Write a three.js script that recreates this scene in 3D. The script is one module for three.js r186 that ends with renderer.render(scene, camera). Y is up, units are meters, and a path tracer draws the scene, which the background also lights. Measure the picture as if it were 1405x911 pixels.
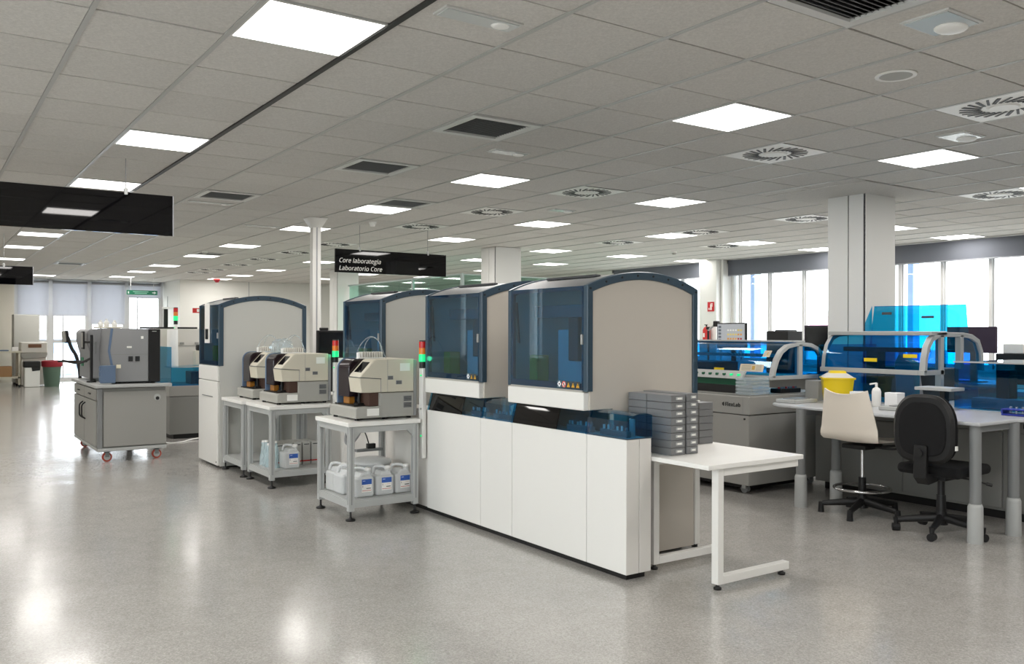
import * as THREE from 'three';
import { RoundedBoxGeometry } from 'three/addons/geometries/RoundedBoxGeometry.js';
import { TextGeometry } from 'three/addons/geometries/TextGeometry.js';
import { FontLoader } from 'three/addons/loaders/FontLoader.js';
import { mergeGeometries, toCreasedNormals } from 'three/addons/utils/BufferGeometryUtils.js';
import { RectAreaLightUniformsLib } from 'three/addons/lights/RectAreaLightUniformsLib.js';

// ---------------------------------------------------------------- camera, sky, exposure
RectAreaLightUniformsLib.init();
const scene = new THREE.Scene();
const EYE = 1.4, CEIL = 2.854;
const camera = new THREE.PerspectiveCamera(2 * Math.atan(455.5 / 1195) * 180 / Math.PI, 1405 / 911, 0.05, 400);
{
  const yaw = THREE.MathUtils.degToRad(34.47);
  camera.position.set(0, EYE, 0);
  camera.lookAt(Math.sin(yaw) * 10, EYE + 10 * Math.tan(THREE.MathUtils.degToRad(0.037)), -Math.cos(yaw) * 10);
  camera.rotateZ(THREE.MathUtils.degToRad(0.155));
}
const renderer = new THREE.WebGLRenderer({ antialias: true });
renderer.toneMapping = THREE.LinearToneMapping;
renderer.toneMappingExposure = 1.04;
renderer.shadowMap.enabled = true;
scene.background = new THREE.Color().setRGB(6.2, 6.4, 6.7);      // bright overcast sky
const PANEL_LIGHT = 11, PANEL_GLOW = 3.2;                          // ceiling panels

// ---------------------------------------------------------------- helpers
// Floor plan coordinates: X to the right-hand windows, Z away from the viewer down the room; three's z is -Z.
function rng(seed) { let s = seed >>> 0; return () => { s = (s + 0x6D2B79F5) | 0; let t = Math.imul(s ^ (s >>> 15), 1 | s); t = (t + Math.imul(t ^ (t >>> 7), 61 | t)) ^ t; return ((t ^ (t >>> 14)) >>> 0) / 4294967296; }; }
function prep(g) {
  g = g.index ? g.toNonIndexed() : g;
  for (const k of Object.keys(g.attributes)) if (k !== 'position' && k !== 'normal') g.deleteAttribute(k);
  g.morphAttributes = {};
  if (!g.attributes.normal) g.computeVertexNormals();
  const p = g.attributes.position, n = g.attributes.normal, uv = new Float32Array(p.count * 2);
  for (let i = 0; i < p.count; i += 3) {
    const ax = Math.abs(n.getX(i) + n.getX(i + 1) + n.getX(i + 2)), ay = Math.abs(n.getY(i) + n.getY(i + 1) + n.getY(i + 2)), az = Math.abs(n.getZ(i) + n.getZ(i + 1) + n.getZ(i + 2));
    for (let k = i; k < i + 3; k++) {
      const x = p.getX(k), y = p.getY(k), z = p.getZ(k);
      if (ay >= ax && ay >= az) { uv[2 * k] = x; uv[2 * k + 1] = -z; } else if (ax >= az) { uv[2 * k] = z; uv[2 * k + 1] = y; } else { uv[2 * k] = x; uv[2 * k + 1] = y; }
    }
  }
  g.setAttribute('uv', new THREE.BufferAttribute(uv, 2));
  return g;
}
function box(x0, x1, y0, y1, Z0, Z1, r = 0) {
  const w = x1 - x0, h = y1 - y0, d = Z1 - Z0;
  const g = r > 0 ? new RoundedBoxGeometry(w, h, d, r > 0.012 ? 3 : 1, Math.min(r, w / 2.01, h / 2.01, d / 2.01)) : new THREE.BoxGeometry(w, h, d);
  return g.translate((x0 + x1) / 2, (y0 + y1) / 2, -(Z0 + Z1) / 2);
}
const cbox = (X, y, Z, w, h, d, r = 0) => box(X - w / 2, X + w / 2, y, y + h, Z - d / 2, Z + d / 2, r);
function cyl(X, Z, y0, y1, r0, r1 = r0, seg = 20) { return new THREE.CylinderGeometry(r1, r0, y1 - y0, seg).translate(X, (y0 + y1) / 2, -Z); }
function lathe(X, Z, pts, seg = 24) { return new THREE.LatheGeometry(pts.map(([r, y]) => new THREE.Vector2(r, y)), seg).translate(X, 0, -Z); }
const V = ([X, y, Z]) => new THREE.Vector3(X, y, -Z);
function rod(a, b, r, seg = 8, r2 = r) {
  const A = V(a), Bv = V(b), d = Bv.clone().sub(A), L = d.length();
  const g = new THREE.CylinderGeometry(r2, r, L, seg);
  g.applyQuaternion(new THREE.Quaternion().setFromUnitVectors(new THREE.Vector3(0, 1, 0), d.normalize()));
  return g.translate((A.x + Bv.x) / 2, (A.y + Bv.y) / 2, (A.z + Bv.z) / 2);
}
function tube(pts, r, n = 24, seg = 8, closed = false) { return new THREE.TubeGeometry(new THREE.CatmullRomCurve3(pts.map(V), closed), n, r, seg, closed); }
function shapeOf(pts, holes = []) {
  const s = new THREE.Shape(pts.map(([a, b]) => new THREE.Vector2(a, b)));
  for (const h of holes) s.holes.push(new THREE.Path(h.map(([a, b]) => new THREE.Vector2(a, b))));
  return s;
}
function ext(pts, depth, bevel, holes) {
  const b = bevel || 0;
  return new THREE.ExtrudeGeometry(shapeOf(pts, holes), { depth: depth - 2 * b, bevelEnabled: b > 0, bevelSize: b, bevelOffset: -b, bevelThickness: b, bevelSegments: 1, steps: 1 }).translate(0, 0, b);
}
// outlines given as [X, y], [Z, y] or [X, Z]
const smooth = (g) => toCreasedNormals(g, 0.5);
const prismXY = (pts, Z0, Z1, b = 0, holes) => smooth(ext(pts, Z1 - Z0, b, holes).translate(0, 0, -Z1));
const prismZY = (pts, x0, x1, b = 0, holes) => smooth(ext(pts, x1 - x0, b, holes).rotateY(Math.PI / 2).translate(x0, 0, 0));
const prismXZ = (pts, y0, y1, b = 0, holes) => smooth(ext(pts, y1 - y0, b, holes).rotateX(-Math.PI / 2).translate(0, y0, 0));
function arc(cx, cy, r, a0, a1, n = 14) { const o = []; for (let i = 0; i <= n; i++) { const a = a0 + (a1 - a0) * i / n; o.push([cx + r * Math.cos(a), cy + r * Math.sin(a)]); } return o; }
// a curved sheet with thickness: fn(s, t) -> [X, y, Z]
function sheet(fn, ns, nt, th) {
  const P = [], N = [];
  const at = (i, j) => V(fn(i / ns, j / nt));
  for (let i = 0; i <= ns; i++) for (let j = 0; j <= nt; j++) {
    const a = at(Math.min(i + 1, ns), j).sub(at(Math.max(i - 1, 0), j)), b = at(i, Math.min(j + 1, nt)).sub(at(i, Math.max(j - 1, 0)));
    P.push(at(i, j)); N.push(a.cross(b).normalize());
  }
  const pos = [], W = nt + 1, q = (i, j, k) => { const n = i * W + j; return P[n].clone().addScaledVector(N[n], k * th / 2); };
  const quad = (a, b, c, d) => { for (const p of [a, b, c, a, c, d]) pos.push(p.x, p.y, p.z); };
  for (let i = 0; i < ns; i++) for (let j = 0; j < nt; j++) {
    quad(q(i, j, 1), q(i + 1, j, 1), q(i + 1, j + 1, 1), q(i, j + 1, 1));
    quad(q(i, j, -1), q(i, j + 1, -1), q(i + 1, j + 1, -1), q(i + 1, j, -1));
  }
  for (let i = 0; i < ns; i++) { quad(q(i, 0, -1), q(i + 1, 0, -1), q(i + 1, 0, 1), q(i, 0, 1)); quad(q(i, nt, 1), q(i + 1, nt, 1), q(i + 1, nt, -1), q(i, nt, -1)); }
  for (let j = 0; j < nt; j++) { quad(q(0, j, 1), q(0, j + 1, 1), q(0, j + 1, -1), q(0, j, -1)); quad(q(ns, j, -1), q(ns, j + 1, -1), q(ns, j + 1, 1), q(ns, j, 1)); }
  const g = new THREE.BufferGeometry(); g.setAttribute('position', new THREE.Float32BufferAttribute(pos, 3));
  g.computeVertexNormals();
  return toCreasedNormals(g, 0.9);
}
const taken = new Map(), baseOf = new Map();
function numbered(name) { const k = taken.get(name) ?? 0; taken.set(name, k + 1); return k ? name + '_' + String(k).padStart(3, '0') : name; }
function thing(name, label, category, base = [0, 0, 0], group) {
  const o = new THREE.Group(); o.name = numbered(name); scene.add(o); o.position.copy(V(base));
  o.userData = { label, category }; if (group) o.userData.group = group;
  baseOf.set(o, V(base)); return o;
}
function geom(geos, b) { const list = (Array.isArray(geos) ? geos : [geos]).map(prep); const g = list.length > 1 ? mergeGeometries(list) : list[0]; if (b) g.translate(-b.x, -b.y, -b.z); return g; }
function part(t, name, geos, material, parent = t) {
  const m = new THREE.Mesh(geom(geos, baseOf.get(t)), material); m.name = name; parent.add(m); return m;
}
function single(name, label, category, geos, material, base = [0, 0, 0], group) {
  const m = new THREE.Mesh(geom(geos, V(base)), material); m.name = numbered(name); m.position.copy(V(base)); scene.add(m);
  m.userData = { label, category }; if (group) m.userData.group = group; return m;
}
function struct(name, geos, material, parent = scene) {
  const m = new THREE.Mesh(geom(geos), material); m.name = parent === scene ? numbered(name) : name; parent.add(m);
  if (parent === scene) m.userData.kind = 'structure'; return m;
}
function structGroup(name) { const g = new THREE.Group(); g.name = numbered(name); g.userData.kind = 'structure'; scene.add(g); return g; }
function copy(root, base, label, turn) {
  const r = root.clone(); r.name = numbered(root.name.replace(/_\d{3}$/, '')); r.userData = { ...root.userData }; scene.add(r); r.position.copy(V(base));
  if (label) r.userData.label = label; if (turn !== undefined) r.rotation.y = turn; return r;
}

// ---------------------------------------------------------------- textures and materials
function noiseTex(size, fn, color = false) {
  const d = new Uint8Array(size * size * 4);
  for (let y = 0; y < size; y++) for (let x = 0; x < size; x++) { const v = fn(x, y), i = (y * size + x) * 4; d[i] = v[0]; d[i + 1] = v[1]; d[i + 2] = v[2]; d[i + 3] = 255; }
  const t = new THREE.DataTexture(d, size, size); t.wrapS = t.wrapT = THREE.RepeatWrapping; t.magFilter = THREE.LinearFilter; t.minFilter = THREE.LinearMipmapLinearFilter; t.generateMipmaps = true;
  if (color) t.colorSpace = THREE.SRGBColorSpace; t.needsUpdate = true; return t;
}
function valueNoise(size, cells, seed) {
  const R = rng(seed), g = new Float32Array(cells * cells).map(() => R());
  const s = (t) => t * t * (3 - 2 * t);
  return (x, y) => { const fx = x / size * cells, fy = y / size * cells, x0 = Math.floor(fx), y0 = Math.floor(fy), u = s(fx - x0), v = s(fy - y0), a = (i, j) => g[((j % cells + cells) % cells) * cells + (i % cells + cells) % cells];
    return (a(x0, y0) * (1 - u) + a(x0 + 1, y0) * u) * (1 - v) + (a(x0, y0 + 1) * (1 - u) + a(x0 + 1, y0 + 1) * u) * v; };
}
const rSpeck = rng(11), nA = valueNoise(512, 9, 3), nB = valueNoise(512, 120, 5), nC = valueNoise(512, 240, 6);
const floorTex = noiseTex(512, (x, y) => { const s = rSpeck(); const v = 172 + (nA(x, y) - 0.5) * 8 + (nB(x, y) - 0.5) * 22 + (nC(x, y) - 0.5) * 26 + (s > 0.97 ? 22 : s < 0.04 ? -24 : 0); return [v, v * 0.984, v * 0.955]; }, true);
floorTex.repeat.set(1 / 0.9, 1 / 0.9);
const w1 = valueNoise(512, 7, 21), w2 = valueNoise(512, 17, 22);
const floorWave = noiseTex(512, (x, y) => { const v = 255 * (0.75 * w1(x, y) + 0.25 * w2(x, y)); return [v, v, v]; });
floorWave.repeat.set(1 / 5, 1 / 5);
const rT = rng(31), t1 = valueNoise(256, 60, 32);
const tileTex = noiseTex(256, (x, y) => { const v = 214 + (t1(x, y) - 0.5) * 14 + (rT() - 0.5) * 16; return [v, v * 0.995, v * 0.985]; }, true);
tileTex.repeat.set(1 / 0.6, 1 / 0.6);
const p1 = valueNoise(256, 64, 41);
const peel = noiseTex(256, (x, y) => { const v = 255 * p1(x, y); return [v, v, v]; });
peel.repeat.set(4, 4);
const S = (r, g, b) => new THREE.Color().setRGB(r / 255, g / 255, b / 255, THREE.SRGBColorSpace);
const mat = (c, roughness = 0.5, o = {}) => new THREE.MeshStandardMaterial({ color: S(...c), roughness, ...o });
const phys = (c, roughness, o = {}) => new THREE.MeshPhysicalMaterial({ color: S(...c), roughness, ...o });
const painted = (c, roughness = 0.45) => mat(c, roughness, { bumpMap: peel, bumpScale: 0.0002 });
const pane = (c, roughness = 0.02, o = {}) => phys(c, roughness, { transmission: 1, thickness: 0, ior: 1.5, side: THREE.DoubleSide, ...o });
const M = {
  floor: phys([255, 255, 255], 0.2, { map: floorTex, bumpMap: floorWave, bumpScale: 0.014, clearcoat: 0.5, clearcoatRoughness: 0.14 }),
  tile: [[239, 237, 233], [242, 240, 236], [236, 234, 230]].map((c) => mat(c, 0.9, { map: tileTex })),
  bar: mat([200, 200, 196], 0.35), mainBar: mat([172, 172, 168], 0.4), slab: mat([48, 47, 46], 0.9), wall: painted([226, 226, 220], 0.7), wallWarm: painted([214, 208, 194], 0.7), column: painted([220, 220, 216], 0.55),
  trackDark: mat([30, 28, 27], 0.5), frame: painted([205, 205, 204], 0.4), frameGrey: painted([150, 152, 156], 0.4),
  blind: mat([104, 108, 116], 0.85), rollBlind: phys([214, 216, 222], 1, { transmission: 0.42, thickness: 0, side: THREE.DoubleSide }),
  glass: pane([250, 252, 252]), glassGreen: pane([216, 240, 232]), partitionRail: mat([150, 165, 160], 0.4),
  white: painted([229, 228, 223], 0.38), whiteB: painted([222, 219, 213], 0.42), panel: painted([196, 189, 178], 0.5), panelCool: painted([194, 194, 188], 0.5), offwhite: painted([214, 211, 203], 0.45),
  rim: painted([50, 71, 86], 0.3), roof: pane([160, 168, 176], 0.45), smoke: pane([154, 208, 230]), blue: pane([112, 208, 236]), cyan: pane([92, 212, 242]),
  black: mat([10, 10, 11], 0.5), blackGloss: phys([4, 4, 6], 0.025), rubber: mat([12, 12, 13], 0.7), fabric: mat([8, 8, 10], 0.95, { bumpMap: peel, bumpScale: 0.0008 }), darkGrey: painted([62, 64, 66], 0.5), smoked: phys([26, 22, 28], 0.12), shell: painted([226, 217, 203], 0.35), brownCover: phys([34, 22, 28], 0.15),
  alu: painted([176, 178, 176], 0.38), aluDark: painted([126, 128, 128], 0.45), chrome: mat([205, 205, 205], 0.15, { metalness: 1 }), topWhite: painted([238, 237, 232], 0.35),
  cream: painted([206, 200, 182], 0.45), greyPlastic: painted([164, 163, 156], 0.5), greyCab: painted([150, 149, 144], 0.5), greyCabDark: painted([128, 128, 124], 0.5), greyMid: painted([138, 139, 140], 0.5), greyBlue: painted([92, 112, 138], 0.5), drawer: painted([118, 119, 120], 0.5),
  bench: painted([186, 188, 190], 0.3), label: mat([236, 236, 230], 0.6), red: mat([190, 34, 30], 0.45), redDark: mat([150, 30, 44], 0.6), orange: mat([170, 66, 48], 0.5), yellow: painted([236, 206, 24], 0.4), yellowDull: mat([196, 166, 40], 0.5), green: mat([30, 120, 82], 0.5), binGreen: painted([84, 108, 92], 0.6), cardboard: mat([168, 130, 92], 0.85), wood: mat([120, 84, 58], 0.7), amber: phys([158, 104, 34], 0.3), probeBrown: mat([74, 50, 40], 0.6),
  jug: phys([242, 244, 244], 0.35, { transmission: 0.45, thickness: 0, side: THREE.DoubleSide }), clearPlastic: phys([236, 242, 244], 0.12, { transmission: 0.8, thickness: 0, side: THREE.DoubleSide }), plasticBag: phys([216, 232, 235], 0.15, { transmission: 0.55, thickness: 0, side: THREE.DoubleSide }),
  capWhite: mat([240, 240, 236], 0.4), blueLabel: mat([44, 84, 168], 0.5), blueRack: mat([36, 52, 150], 0.4), paper: mat([236, 228, 202], 0.8), paperWhite: mat([240, 240, 240], 0.8), screenDark: phys([14, 15, 18], 0.1), purple: painted([58, 42, 60], 0.4), board: mat([22, 96, 66], 0.5),
  pink: mat([206, 170, 186], 0.9), farWhite: mat([226, 226, 228], 0.9), farBlue: mat([150, 176, 208], 0.9), ground: mat([170, 170, 166], 0.95), fin: mat([150, 176, 214], 0.6),
  glow: new THREE.MeshStandardMaterial({ color: S(250, 250, 250), emissive: S(255, 253, 250), emissiveIntensity: PANEL_GLOW, roughness: 0.6 }),
  ledGreen: new THREE.MeshStandardMaterial({ color: S(20, 150, 80), emissive: new THREE.Color(0.01, 0.75, 0.25), emissiveIntensity: 0.9, roughness: 0.3 }), lampRed: phys([196, 24, 22], 0.25), lampAmber: phys([224, 118, 28], 0.25),
};
function canvasMat(w, h, draw, rough = 0.5, o = {}) {
  const c = document.createElement('canvas'); c.width = w; c.height = h; draw(c.getContext('2d'), w, h);
  const t = new THREE.CanvasTexture(c); t.colorSpace = THREE.SRGBColorSpace; return new THREE.MeshStandardMaterial({ map: t, roughness: rough, ...o });
}
// a flat print: a thin plate whose front face carries the whole texture; facing 'x-' or 'z-' (towards the viewer's side)
function plate(t, name, face, X, y, Z, w, h, m, parent = t, tilt = 0) {
  const g = new THREE.PlaneGeometry(w, h); if (tilt) g.rotateX(tilt);
  if (face === 'x-') g.rotateY(-Math.PI / 2);
  g.translate(X, y, -Z); const b = baseOf.get(t); if (b) g.translate(-b.x, -b.y, -b.z);
  const s = new THREE.Mesh(g, m); s.name = name; parent.add(s); return s;
}
const font = await new FontLoader().loadAsync('fonts/droid/droid_sans_bold.typeface.json');
const fontR = await new FontLoader().loadAsync('fonts/droid/droid_sans_regular.typeface.json');

// ---------------------------------------------------------------- the room
const XL = -3, XR = 13.5, ZB = -8, ZF = 27.4, ZW = 25.35, XJ = 6.13;
struct('floor', box(XL - 0.2, XR + 0.2, -0.2, 0, ZB - 0.2, ZF + 0.2), M.floor);
// left wall, outside the frame: a row of windows lights the cabinet fronts
const leftBays = [[-5, -3.2], [-2.8, 0], [0.4, 3.2], [3.6, 6.4], [12.95, 13.35], [15.6, 15.85]];
{
  const g = []; let z = ZB - 0.2;
  for (const [a, b] of leftBays) { g.push(box(XL - 0.2, XL, 0, CEIL + 0.3, z, a), box(XL - 0.2, XL, 0, 0.85, a, b), box(XL - 0.2, XL, 2.6, CEIL + 0.3, a, b)); z = b; }
  g.push(box(XL - 0.2, XL, 0, CEIL + 0.3, z, ZF + 0.2)); struct('wall_left', g, M.wall);
}
struct('wall_back', box(XL, XR, 0, CEIL + 0.3, ZB - 0.2, ZB), M.wall);
struct('wall_far', box(XJ, XR, 0, CEIL + 0.3, ZW, ZW + 0.2), M.wall);
struct('wall_jog', box(XJ, XJ + 0.2, 0, CEIL + 0.3, ZW + 0.2, ZF + 0.2), M.wall);
struct('wall_far_left', box(XL, 2.26, 0, CEIL + 0.3, ZF, ZF + 0.2), M.wallWarm);
struct('trim_panel_joint', box(8.06, 8.075, 0, CEIL, ZW - 0.006, ZW + 0.01), M.frameGrey);
// right wall: piers and sills around the window bays
const bays = [[5.42, 8.42, [6.05, 6.82, 7.58, 8.3]], [9.3, 11.85, [9.42, 10.22, 11.0, 11.72]], [12.42, 15.3, [12.5, 13.3, 14.2, 15.2]]];
{
  let z = ZB; const wallGeo = [];
  for (const [a, b] of bays) { wallGeo.push(box(XR, XR + 0.25, 0, CEIL + 0.3, z, a), box(XR, XR + 0.25, 0, 0.85, a, b), box(XR, XR + 0.25, CEIL - 0.02, CEIL + 0.3, a, b)); z = b; }
  wallGeo.push(box(XR, XR + 0.25, 0, CEIL + 0.3, z, ZF + 0.2));
  struct('wall_right', wallGeo, M.wall);
}
function windowUnit(name, parts) { const g = structGroup(name); for (const [n, geo, m] of parts) struct(n, geo, m, g); return g; }
bays.forEach(([a, b, posts], i) => {
  const list = [['window_sill', box(XR - 0.06, XR + 0.24, 0.82, 0.86, a, b), M.frame]];
  const all = [...posts].sort((p, q) => p - q);
  for (const p of all) list.push(['mullion', box(XR + 0.06, XR + 0.13, 0.86, CEIL - 0.02, p - 0.045, p + 0.045), M.frame], ['mullion_cover', box(XR + 0.03, XR + 0.06, 0.86, CEIL - 0.02, p - 0.024, p + 0.024, 0.004), M.frame]);
  const cuts = [a, ...all, b];
  for (let k = 0; k + 1 < cuts.length; k++) list.push(['pane', box(XR + 0.09, XR + 0.096, 0.86, CEIL - 0.02, cuts[k] + (k ? 0.045 : 0), cuts[k + 1] - (k + 2 < cuts.length ? 0.045 : 0)), M.glass]);
  list.push(['window_rail', [box(XR + 0.06, XR + 0.13, 0.86, 0.92, a, b), box(XR + 0.06, XR + 0.13, CEIL - 0.08, CEIL - 0.02, a, b)], M.frame]);
  windowUnit('window_' + (i + 1), list);
});
leftBays.forEach(([a, b], i) => { const m = (a + b) / 2; windowUnit('window_' + (i + 5), [['mullion', box(XL - 0.13, XL - 0.06, 0.85, 2.6, m - 0.03, m + 0.03), M.frame], ['window_rail', [box(XL - 0.13, XL - 0.06, 0.85, 0.92, a, b), box(XL - 0.13, XL - 0.06, 2.54, 2.6, a, b)], M.frame], ['pane', box(XL - 0.1, XL - 0.094, 0.92, 2.54, a, m - 0.03), M.glass], ['pane', box(XL - 0.1, XL - 0.094, 0.92, 2.54, m + 0.03, b), M.glass]]); });
for (const [Z, X] of [[8.3, 13.85], [11.66, 13.85]]) { const f = struct('trim_facade_fin', box(X, X + 0.2, -8, 6, Z - 0.04, Z + 0.06), M.fin); f.userData.kind = 'structure'; }
// roller blinds pulled up above the right-hand windows
bays.forEach(([a, b], i) => {
  const t = thing('roller_blind', ['grey roller blind rolled up above the windows right of the near square column', 'grey roller blind rolled up above the windows beside the fire extinguisher sign', 'grey roller blind above the window beyond the wall pier with the red sign'][i], 'blind', [XR - 0.1, CEIL - 0.3, a]);
  part(t, 'fabric', box(XR - 0.1, XR - 0.085, CEIL - 0.3, CEIL - 0.004, a - 0.05, b + 0.05), M.blind);
  part(t, 'bottom_bar', box(XR - 0.108, XR - 0.078, CEIL - 0.318, CEIL - 0.298, a - 0.05, b + 0.05, 0.004), M.frameGrey);
  part(t, 'end_bracket', box(XR - 0.13, XR - 0.06, CEIL - 0.07, CEIL - 0.002, b + 0.05, b + 0.075), M.darkGrey);
});
// wall pier with the extinguisher sign
struct('wall_pier', box(13.06, XR, 0, CEIL, 11.9, 12.35, 0.006), M.column);
struct('trim_pier_pipe', cyl(13.2, 11.87, 0, CEIL, 0.025), M.wall);
// square columns with casing seams
for (const [x0, z0] of [[8.1, 5.35], [8.1, 12.3], [8.05, 18.85]]) {
  const g = structGroup('wall_column');
  struct('column_core', box(x0 + 0.012, x0 + 0.52, 0, CEIL, z0 + 0.012, z0 + 0.44), M.darkGrey, g);
  struct('casing', box(x0, x0 + 0.02, 0, CEIL, z0 + 0.21, z0 + 0.45, 0.003), M.column, g);
  struct('casing', box(x0, x0 + 0.02, 0, CEIL, z0 + 0.03, z0 + 0.198, 0.003), M.column, g);
  struct('casing', box(x0 + 0.012, x0 + 0.53, 0, CEIL, z0, z0 + 0.02, 0.003), M.column, g);
  struct('casing', box(x0 + 0.51, x0 + 0.53, 0, CEIL, z0 + 0.02, z0 + 0.45, 0.003), M.column, g);
  struct('casing', box(x0 + 0.02, x0 + 0.51, 0, CEIL, z0 + 0.43, z0 + 0.45, 0.003), M.column, g);
}
// far windows, floor to ceiling, with blinds half down
{
  const posts = [2.29, 3.14, 4.12, 5.11, 6.1];
  const list = [];
  posts.forEach((p, k) => list.push(['mullion', box(p - (k ? 0.09 : 0.03), p + (k < 4 ? 0.09 : 0.03), 0, CEIL, ZF, ZF + 0.12), M.frame]));
  for (let k = 0; k < 4; k++) {
    const a = posts[k] + (k ? 0.09 : 0.03), b = posts[k + 1] - (k < 3 ? 0.09 : 0.03);
    list.push(['window_rail', [box(a, b, 0, 0.1, ZF + 0.02, ZF + 0.1), box(a, b, 1.08, 1.16, ZF + 0.02, ZF + 0.1), box(a, b, CEIL - 0.06, CEIL, ZF + 0.02, ZF + 0.1)], M.frame]);
    list.push(['pane', box(a, b, 0.1, 1.08, ZF + 0.055, ZF + 0.061), M.glass], ['pane', box(a, b, 1.16, CEIL - 0.06, ZF + 0.055, ZF + 0.061), M.glass]);
    list.push(['mullion', box(a + 0.22, a + 0.25, 0.1, 2.7, ZF + 0.03, ZF + 0.09), M.frame]);
    list.push(['window_handle', box(a + 0.215, a + 0.24, 1.1, 1.24, ZF - 0.03, ZF + 0.02, 0.004), M.frameGrey]);
  }
  windowUnit('window_4', list);
  struct('wall_far_lintel', box(2.26, XJ, CEIL - 0.01, CEIL + 0.3, ZF, ZF + 0.2), M.wall);
  for (let k = 0; k < 4; k++) {
    const a = posts[k] + 0.05, b = posts[k + 1] - 0.05, y0 = k < 2 ? 1.85 : 1.62 - (k === 3 ? -0.78 : 0);
    const t = thing('roller_blind', ['pale translucent roller blind half down above the white freezer', 'pale translucent roller blind half down above the green waste bin', 'pale translucent roller blind low behind the grey instrument on wheels', 'pale translucent roller blind mostly up behind the green exit sign'][k], 'blind', [a, y0, ZF - 0.08], 'blinds on the far windows');
    part(t, 'fabric', box(a, b, y0, CEIL - 0.1, ZF - 0.082, ZF - 0.08), M.rollBlind);
    part(t, 'bottom_bar', box(a, b, y0 - 0.02, y0, ZF - 0.09, ZF - 0.07), M.frame);
    part(t, 'roller', rod([a, CEIL - 0.08, ZF - 0.08], [b, CEIL - 0.08, ZF - 0.08], 0.035, 12), M.frameGrey);
  }
}
// glass partition behind the analysers
{
  const g = structGroup('wall_glass_partition');
  for (let k = 0; k < 4; k++) struct('pane', box(8.3, 8.31, 0.1, 2.46, 13.75 + k * 1.25, 13.75 + (k + 1) * 1.25 - 0.012), M.glassGreen, g);
  for (let k = 0; k < 3; k++) struct('pane', box(8.34 + k * 1.3, 8.34 + (k + 1) * 1.3 - 0.012, 0.1, 2.46, 13.72, 13.73), M.glassGreen, g);
  struct('rail', [box(8.29, 8.32, 2.46, 2.49, 13.7, 18.8), box(8.3, 12.3, 2.46, 2.48, 13.71, 13.74), box(8.29, 8.32, 0, 0.1, 13.7, 18.8), box(8.3, 12.3, 0, 0.1, 13.71, 13.74)], M.partitionRail, g);
  struct('post', box(8.28, 8.33, 0, 2.49, 13.69, 13.75), M.partitionRail, g);
  struct('post', box(8.28, 8.33, 0, 2.49, 15.6, 15.66), M.partitionRail, g);
}
// ---------------------------------------------------------------- ceiling: slab, bars, tiles
const GX = 0.661, GZ = 4.3256, G = 0.6;
const cellX = (i) => GX + G * (i + 0.5), cellZ = (j) => GZ - G * (j + 0.5);
const used = new Set(), key = (i, j) => i + ',' + j;
const lightCells = [[1, 0], [1, -5], [1, -9], [1, -13], [1, -18], [1, -22], [1, -27], [6, 0], [6, -5], [6, -9], [6, -13], [6, -18], [6, -22], [6, -27], [6, -31], [6, -35], [10, 0], [10, -5], [10, -9], [10, -13], [10, -18], [10, -22], [10, -27], [10, -31], [14, 0], [14, -9], [14, -14], [14, -18], [14, -27], [17, -5], [17, -9], [17, -14], [17, -18], [17, -22], [20, -5], [20, -9], [20, -14], [20, 0], [3, -36], [10, -34], [14, -22], [14, -31], [17, -27],
  [1, 5], [6, 5], [10, 5], [14, 5], [1, 9], [6, 9], [10, 9], [-4, 9], [-4, 0], [-4, 5], [-4, -5], [-4, -9], [-4, -13], [-4, -18]];
const swirlCells = [[8, 2], [8, -1], [8, -5], [8, -8], [8, -11], [8, -16], [8, -19], [8, -22], [8, -25], [8, -28], [8, -30], [14, -1], [14, -5], [14, -8], [14, -11], [17, -10]];
const grilleCells = [[4, 3], [4, -2], [4, -5], [3, -9], [6, -8], [3, -28], [6, -21]];
for (const c of [...lightCells, ...swirlCells]) used.add(key(...c));
for (const c of grilleCells) used.add(key(...c));
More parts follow.
